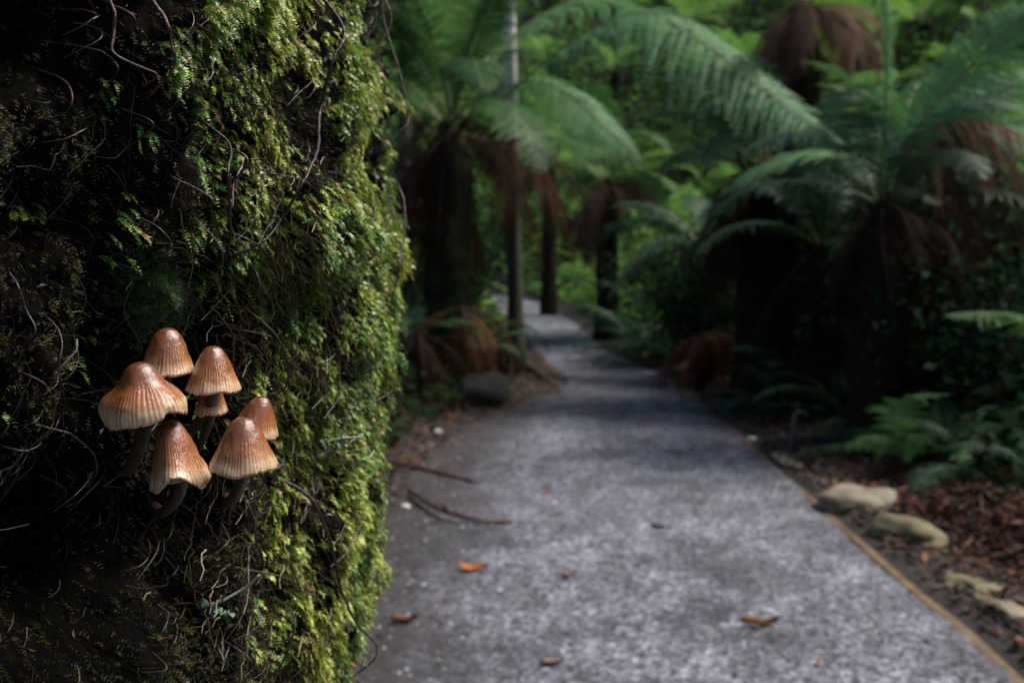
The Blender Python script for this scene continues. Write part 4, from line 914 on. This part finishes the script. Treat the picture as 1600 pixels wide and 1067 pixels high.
def slim_tree(name, label, X, Y, h, r, mat, seed, crown_n=1500, cr=(2.2, 2.2, 2.0), lean=(0, 0), butt=1.0):
    rg = random.Random(seed); g = np.random.default_rng(seed); z = float(ground_h(X, Y)) - 0.08
    t = thing(name, label, 'tree', (X, Y, z)); n = 30; s = np.linspace(0, 1, n)
    C = np.stack([lean[0] * s + 0.05 * np.sin(s * 5 + seed), lean[1] * s + 0.05 * np.cos(s * 4), h * s], -1)
    rr_ = r * (1 - 0.55 * s) * (1 + butt * 0.9 * np.exp(-s * h * 3.2)) * (1 + 0.06 * fbm(C * 3, seed, 2))
    mb = MB(); tube(mb, C, rr_, 14)
    for q in range(5):
        a = q * 1.26 + seed; d = np.array([math.cos(a), math.sin(a), 0])
        tube(mb, spline([d * r * 0.5 + [0, 0, r * 2.2], d * r * 1.6 + [0, 0, r * 0.9], d * r * 3.6 + [0, 0, 0.05]], 8), np.linspace(r * 0.55, r * 0.12, 8), 7)
    mb.build('trunk', M[mat], t, smooth=True)
    if crown_n:
        lm = MB(); ends = []
        for q in range(9):
            f = rg.uniform(0.6, 0.98); c0 = np.array([np.interp(f, s, C[:, a]) for a in range(3)]); a = q * 2.4
            d = np.array([math.cos(a), math.sin(a), rg.uniform(0.3, 0.9)]); l = cr[0] * rg.uniform(0.6, 1.0)
            P = spline([c0, c0 + d * l * 0.5 + [0, 0, 0.1], c0 + d * l + [0, 0, 0.25]], 8); tube(lm, P, np.linspace(r * 0.3, r * 0.06, 8), 6); ends += [P[5], P[7]]
        lm.build('limbs', M[mat], t, smooth=True)
        mb = MB(); ends = np.array(ends); P = ends[g.integers(0, len(ends), crown_n)] + g.normal(0, 0.42, (crown_n, 3))
        d = nrm(g.normal(0, 1, P.shape) + np.array([0, 0, -0.7])); e = nrm(np.cross(d, g.normal(0, 1, P.shape))); sz = g.uniform(0.06, 0.13, (crown_n, 1))
        V = np.stack([P - d * sz, P + e * sz * 0.3, P + d * sz, P - e * sz * 0.3], 1).reshape(-1, 3); mb.add(V, np.arange(len(V)).reshape(-1, 4)); tag(mb.build('crown', M['canopy'], t), kind='stuff')
    return t
slim_tree('pale_tree', 'slender pale-barked tree with mossy dark foot at the left path edge', X_at(800, 10.6), 10.6, 11, 0.085, 'pale_bark', 2, 700, butt=0.8)
slim_tree('forest_tree', 'thin dark tree standing behind the mossy trunk edge', X_at(632, 14), 14, 10, 0.12, 'dark_bark', 5, 1200)
slim_tree('forest_tree', 'dark slim trunk rising from the hillside beside the tall skirted tree fern', X_at(1312, 22), 22, 13, 0.18, 'dark_bark', 6, 1200)

# ------------------------------------------------------------------ rocks
M['stone'] = noise_mat('edging_stone', 5, [(0.3, (0.07, 0.055, 0.035)), (0.48, (0.19, 0.155, 0.105)), (0.75, (0.31, 0.27, 0.20))], 0.8, 0.5, 30, 0.02)
M['stone_mossy'] = noise_mat('mossy_stone', 7, [(0.3, (0.07, 0.055, 0.03)), (0.5, (0.14, 0.12, 0.06)), (0.75, (0.24, 0.21, 0.14))], 0.9, 0.6, 40, 0.02)
M['stone_dark'] = noise_mat('dark_stone', 6, [(0.3, (0.003, 0.003, 0.003)), (0.6, (0.009, 0.008, 0.006)), (0.75, (0.02, 0.025, 0.008))], 0.95, 0.6, 30, 0.02)
def rock(name, label, cat, X, Y, sx_, sy_, sz_, mat, seed, rz=0, z=None, group=None):
    th = np.linspace(0, 2 * math.pi, 28, endpoint=False); ph_ = np.linspace(-math.pi / 2, math.pi / 2, 16)
    PH_, TH_ = np.meshgrid(ph_, th, indexing='ij'); D = np.stack([np.cos(PH_) * np.cos(TH_), np.cos(PH_) * np.sin(TH_), np.sin(PH_)], -1)
    rr_ = 1 + 0.45 * fbm(D * 1.7 + seed * 3.7, seed, 5); V = np.sign(D) * np.abs(D) ** 0.75 * rr_[..., None] * np.array([sx_, sy_, sz_])
    mb = MB(); k = 28; i = np.arange(15)[:, None] * k; j = np.arange(k)[None]; j2 = (j + 1) % k
    mb.add(V, np.stack([i + j, i + j2, i + k + j2, i + k + j], -1).reshape(-1, 4)); o = mb.build(name, M[mat], smooth=True)
    o.location = (X, Y, (float(ground_h(X, Y)) if z is None else z)); o.rotation_euler = (0, 0, rz); return tag(o, label, cat, group)
rock('stone', 'flat pale tan edging stone between the timber strip and the ferns', 'stone', X_at(1346, 4.3), 4.3, 0.16, 0.14, 0.075, 'stone', 1, 0.3)
rock('stone', 'long mossy yellowish edging stone beside the red leaf mulch', 'stone', X_at(1424, 3.75), 3.75, 0.10, 0.20, 0.07, 'stone_mossy', 2, 0.25)
rock('stone', 'half-buried greenish grey edging stone beside the timber strip', 'stone', X_at(1535, 3.1), 3.1, 0.07, 0.12, 0.03, 'stone_mossy', 3, 0.2)
rock('stone', 'small pale grey stone at the edge of the mulch', 'stone', X_at(1590, 2.85), 2.85, 0.05, 0.06, 0.035, 'stone', 4)
rock('stone', 'narrow tan edging stone half sunk beside the curving timber strip', 'stone', X_at(1232, 5.4), 5.4, 0.05, 0.22, 0.022, 'stone', 5, -0.05)
rock('boulder', 'rounded dark boulder at the foot of the mossy-trunked tree fern', 'boulder', X_at(748, 8.0), 8.0, 0.26, 0.25, 0.22, 'stone_dark', 6)

# ------------------------------------------------------------------ litter, twigs, leaves, pebbles
def leaf_quads(mb, P, az, ln, wd, cols, tilt=0.25, curl=0.15):
    n = len(P); d = np.stack([np.cos(az), np.sin(az), RNG.normal(0, tilt, n)], -1); d = nrm(d)
    up = nrm(np.array([0, 0, 1.0]) + RNG.normal(0, tilt, (n, 3))); e = nrm(np.cross(up, d)); nn = np.cross(d, e)
    l = ln[:, None] / 2; w_ = wd[:, None] / 2; c_ = l * curl
    V = np.stack([P - d * l + nn * c_, P - d * l * 0.35 + e * w_, P + d * l * 0.35 + e * w_ * 0.85, P + d * l + nn * c_, P + d * l * 0.35 - e * w_ * 0.85, P - d * l * 0.35 - e * w_], 1).reshape(-1, 3)
    i = np.arange(n)[:, None] * 6
    mb.add(V, np.concatenate([i + np.array([0, 1, 2, 3]), i + np.array([0, 3, 4, 5])]), None, np.repeat(cols, 6, 0))
LP_ = np.array([(0.05, 0.025, 0.016), (0.09, 0.045, 0.03), (0.13, 0.05, 0.022), (0.02, 0.013, 0.01), (0.16, 0.11, 0.08), (0.20, 0.09, 0.035), (0.035, 0.025, 0.02)])
mb = MB(); n = 22000
Y = RNG.uniform(1.5, 13, n) ** 1.0; sd_ = RNG.random(n) < 0.68
X = np.where(sd_, xr(Y) + 0.09 + np.abs(RNG.normal(0, 1.2, n)), xl(Y) + 0.25 - np.abs(RNG.normal(0, 0.6, n)))
P = np.stack([X, Y, ground_h(X, Y) + RNG.uniform(0.005, 0.035, n)], -1)
cols = LP_[RNG.choice(7, n, p=[.24, .2, .12, .2, .06, .05, .13])] * RNG.uniform(0.6, 1.2, (n, 1))
leaf_quads(mb, P, RNG.uniform(0, 6.28, n), RNG.uniform(0.02, 0.075, n), RNG.uniform(0.008, 0.025, n), cols, 0.35)
n = 1500; Y = RNG.uniform(1.8, 9.5, n); U_ = np.abs(RNG.normal(0, 0.20, n)); U_ = np.where(RNG.random(n) < 0.12, 1 - 0.3 * U_, U_); X = xl(Y) + (xr(Y) - xl(Y)) * np.clip(U_, 0, 1)
P = np.stack([X, Y, ph(Y) + 0.018 + 0.012 * fbm(np.stack([X * 2, Y * 2, X * 0], -1), 21, 4)], -1); cols = LP_[RNG.choice(7, n, p=[.24, .2, .08, .28, .04, .03, .13])] * RNG.uniform(0.5, 1.1, (n, 1))
leaf_quads(mb, P, RNG.uniform(0, 6.28, n), 0.006 + 0.04 * RNG.random(n) ** 2, 0.003 + 0.012 * RNG.random(n) ** 2, cols, 0.2)
tag(mb.build('leaf_litter', M['litter']), 'brown leaf litter covering the dark verges of the path', 'leaf litter', kind='stuff')
mb = MB(); n = 9000
X = RNG.normal(2.05, 0.26, n); Y = RNG.normal(3.75, 0.55, n); ok = X > xr(Y) + 0.28; X, Y = X[ok], Y[ok]; n = len(X)
mz = 0.13 * np.exp(-((X - 2.05) / 0.34) ** 2 - ((Y - 3.75) / 0.7) ** 2)
P = np.stack([X, Y, ground_h(X, Y) + RNG.uniform(0.0, 1, n) ** 0.5 * (mz + 0.02)], -1)
cols = np.array([(0.13, 0.04, 0.018), (0.08, 0.028, 0.015), (0.16, 0.065, 0.032), (0.03, 0.015, 0.011), (0.02, 0.012, 0.01), (0.10, 0.07, 0.05)])[RNG.choice(6, n, p=[.26, .22, .12, .18, .16, .06])] * RNG.uniform(0.5, 1.2, (n, 1))
leaf_quads(mb, P, RNG.normal(0.6, 1.1, n), 0.02 + 0.12 * RNG.random(n) ** 2, 0.002 + 0.010 * RNG.random(n) ** 1.5, cols, 0.45)
tag(mb.build('red_mulch', M['litter']), 'heap of reddish-brown dead fern mulch beside the edging stones', 'mulch', kind='stuff')

mb = MB(); n = 11000                                # loose gravel on the path
Y = 1.6 + 9 * RNG.random(n) ** 1.6; U_ = RNG.random(n); X = xl(Y) + (xr(Y) - xl(Y)) * U_
Z = ph(Y) + 0.010 + 0.012 * fbm(np.stack([X * 2, Y * 2, X * 0], -1), 21, 4)
P = np.stack([X, Y, Z], -1); s_ = RNG.uniform(0.0025, 0.0075, n) * np.where(RNG.random(n) < 0.05, 1.7, 1)
oct_ = np.array([(1, 0, 0), (0, 1, 0), (-1, 0, 0), (0, -1, 0), (0, 0, .7), (0, 0, -.5)]); jt = 1 + RNG.normal(0, 0.25, (n, 6, 1))
a = RNG.uniform(0, 6.28, n); ca, sa = np.cos(a)[:, None], np.sin(a)[:, None]
O_ = oct_[None] * jt; O_ = np.stack([O_[..., 0] * ca - O_[..., 1] * sa, O_[..., 0] * sa + O_[..., 1] * ca, O_[..., 2]], -1)
V = (P[:, None] + O_ * s_[:, None, None]).reshape(-1, 3); i = np.arange(n)[:, None, None] * 6
Tq = np.array([(0, 1, 4), (1, 2, 4), (2, 3, 4), (3, 0, 4), (1, 0, 5), (2, 1, 5), (3, 2, 5), (0, 3, 5)])
g = RNG.choice([0.03, 0.07, 0.14, 0.24, 0.40, 0.62], n, p=[.34, .25, .2, .13, .07, .01]); cols = np.stack([g * 0.98, g * 0.99, g * 1.06], -1)
mb.add(V, None, (i + Tq[None]).reshape(-1, 3), np.repeat(cols, 6, 0))
tag(mb.build('loose_gravel', M['litter']), 'loose grey gravel scattered over the path', 'gravel', kind='stuff')

def fallen_leaf(label, px, py, lpx, col, rz, seed, asp=0.38):
    Y = FPX / (py - 440.5); X = X_at(px, Y); l = lpx * Y / FPX
    g = np.random.default_rng(seed); s = np.linspace(0, 1, 9); wv = np.sin(s ** 0.85 * math.pi) ** 0.8 * l * asp / 2
    zc = l * (0.18 * (s - 0.45) ** 2 * 2 + 0.03 * np.sin(s * 9 + seed)); rows = []
    for f in (-1, -0.5, 0, 0.5, 1): rows.append(np.stack([(s - 0.5) * l, f * wv + 0.03 * l * np.sin(s * 3), zc + abs(f) ** 1.5 * 0.12 * l * (1 + 0.5 * np.sin(seed + f * 2))], -1))
    V = np.array(rows); mb = MB(); i = np.arange(4)[:, None] * 9; j = np.arange(8)[None]
    c_ = np.array(col) * (1 + 0.25 * fbm(V.reshape(-1, 3) * 60 + seed, seed, 2))[:, None]
    th_ = V.reshape(-1, 3) - np.array([0, 0, 0.0012])
    Q = np.stack([i + j, i + j + 1, i + 9 + j + 1, i + 9 + j], -1).reshape(-1, 4)
    mb.add(np.vstack([V.reshape(-1, 3), th_]), np.vstack([Q, Q[:, ::-1] + 45]), None, np.vstack([c_, c_]))
    o = mb.build('fallen_leaf', M['litter'], smooth=True); o.location = (X, Y, path_z(X, Y) + 0.004); o.rotation_euler = (0, 0.06, rz)
    return tag(o, label, 'leaf', 'fallen leaves on the path')
OR = (0.36, 0.11, 0.025); YL = (0.38, 0.20, 0.05); BR = (0.24, 0.11, 0.04)
for q, (lb, x_, y_, l_, c_, rz) in enumerate([
    ('bright orange-red curled fallen leaf on the shaded side of the gravel path', 737, 901, 55, OR, 0.1),
    ('faded orange narrow fallen leaf lying aslant on the gravel path', 890, 912, 42, (0.30, 0.13, 0.05), 0.7),
    ('plump golden-brown fallen leaf alone in the middle of the gravel path', 1030, 833, 28, BR, -0.6),
    ('tiny orange fallen leaf standing on edge on the gravel path', 1003, 892, 20, (0.34, 0.14, 0.03), 1.3),
    ('long thin yellow-brown leaf blade lying across the gravel path', 1194, 994, 70, (0.30, 0.16, 0.05), -0.05),
    ('tiny brown fallen leaf near the dark litter on the gravel path', 854, 778, 16, BR, 0.3),
    ('small yellow-orange fallen leaf near the timber strip bend', 1016, 669, 18, YL, 0.2),
    ('small pale orange fallen leaf close to the yellow-orange one', 1010, 648, 12, YL, 1.0),
    ('tan crumpled fallen leaf at the path end nearest the mossy trunk', 862, 1060, 44, (0.34, 0.2, 0.09), 0.0),
    ('orange fallen leaf scrap on the broad gravel near the timber strip', 1288, 1056, 24, YL, 1.2),
    ('dull brown fallen leaf on the dirt at the foot of the mossy trunk', 628, 990, 50, (0.14, 0.05, 0.025), 0.1),
    ('small orange fallen leaf against the timber strip beside the pale stone', 1283, 798, 26, OR, 0.6),
    ('rusty fallen leaf scrap on the gravel beside the timber strip', 1142, 727, 16, (0.2, 0.07, 0.03), 0.2)]):
    fallen_leaf(lb, x_, y_, l_ * 0.85, c_, rz, q + 1, 0.22 if 'thin' in lb or 'narrow' in lb else 0.45)

def twig(label, pts, wpx, mat, zoff=0.012, name='twig', br=()):
    P = []
    for px_, py_, up_ in pts:
        Y = FPX * (1 - up_) / (py_ - 440.5); P.append(at(px_, py_, Y))
    P = np.array(P); P[:, 2] += zoff; d = P[0, 1]; C = spline(P, 24); o0 = C[0].copy()
    t = thing(name, label, name, tuple(o0)); mb = MB(); tube(mb, C - o0 + 0.004 * np.stack([fbm(C * 12, q, 2) for q in range(3)], -1), wpx * d / FPX / 2 * np.linspace(1, 0.6, 24), 7); stk = mb.build('stick', M[mat], t, smooth=True)
    for f, dx, dy, dz in br:
        c_ = C[int(f * 23)] - o0; mb = MB(); tube(mb, spline([c_, c_ + np.array([dx, dy, dz]) * 0.5 + [0, 0, 0.01], c_ + np.array([dx, dy, dz])], 10), wpx * d / FPX / 2 * np.linspace(0.6, 0.25, 10), 6); mb.build('side_twig', M[mat], stk, smooth=True)
    return t
twig('straight brown stick lying on dark litter, pointing at the path from the trunk', [(600, 722, 0.02), (660, 736, 0.02), (742, 756, 0.01)], 9, 'root', br=[(0.6, 0.1, 0.12, 0.03)])
twig('forked dark stick lying across the shaded margin of the path', [(640, 770, 0.03), (690, 800, 0.04), (740, 815, 0.03), (800, 818, 0.01)], 9, 'root', br=[(0.4, -0.02, -0.1, 0.06), (0.7, 0.05, 0.1, 0.05)])
twig('short pale dead stalk standing upright on the verge beside the timber strip', [(1233, 712, 0.0), (1238, 672, 0.10), (1246, 630, 0.2)], 8, 'root_grey', br=[(0.8, 0.1, 0.02, -0.02)])
twig('thick pale root end jutting onto the gravel beside the pale slender tree', [(812, 560, 0.1), (835, 580, 0.06), (865, 602, 0.01)], 11, 'root_grey')
for q, (lb, x_, y_, s_) in enumerate([('small white pebble on the dark margin of the path', 683, 681, 6), ('white pebble on the dark verge just outside the timber strip', 1177, 694, 7), ('white pebble near the straight brown stick on dark litter', 632, 800, 6)]):
    Y = FPX / (y_ - 440.5); X = X_at(x_, Y); k_ = s_ * Y / FPX; M.setdefault('pebble', noise_mat('white_pebble', 30, [(0.3, (0.5, 0.5, 0.48)), (0.7, (0.75, 0.75, 0.74))], 0.6))
    rock('pebble', lb, 'pebble', X, Y, k_, k_ * 0.9, k_ * 0.7, 'pebble', 20 + q, z=path_z(X, Y) + k_ * 0.35)
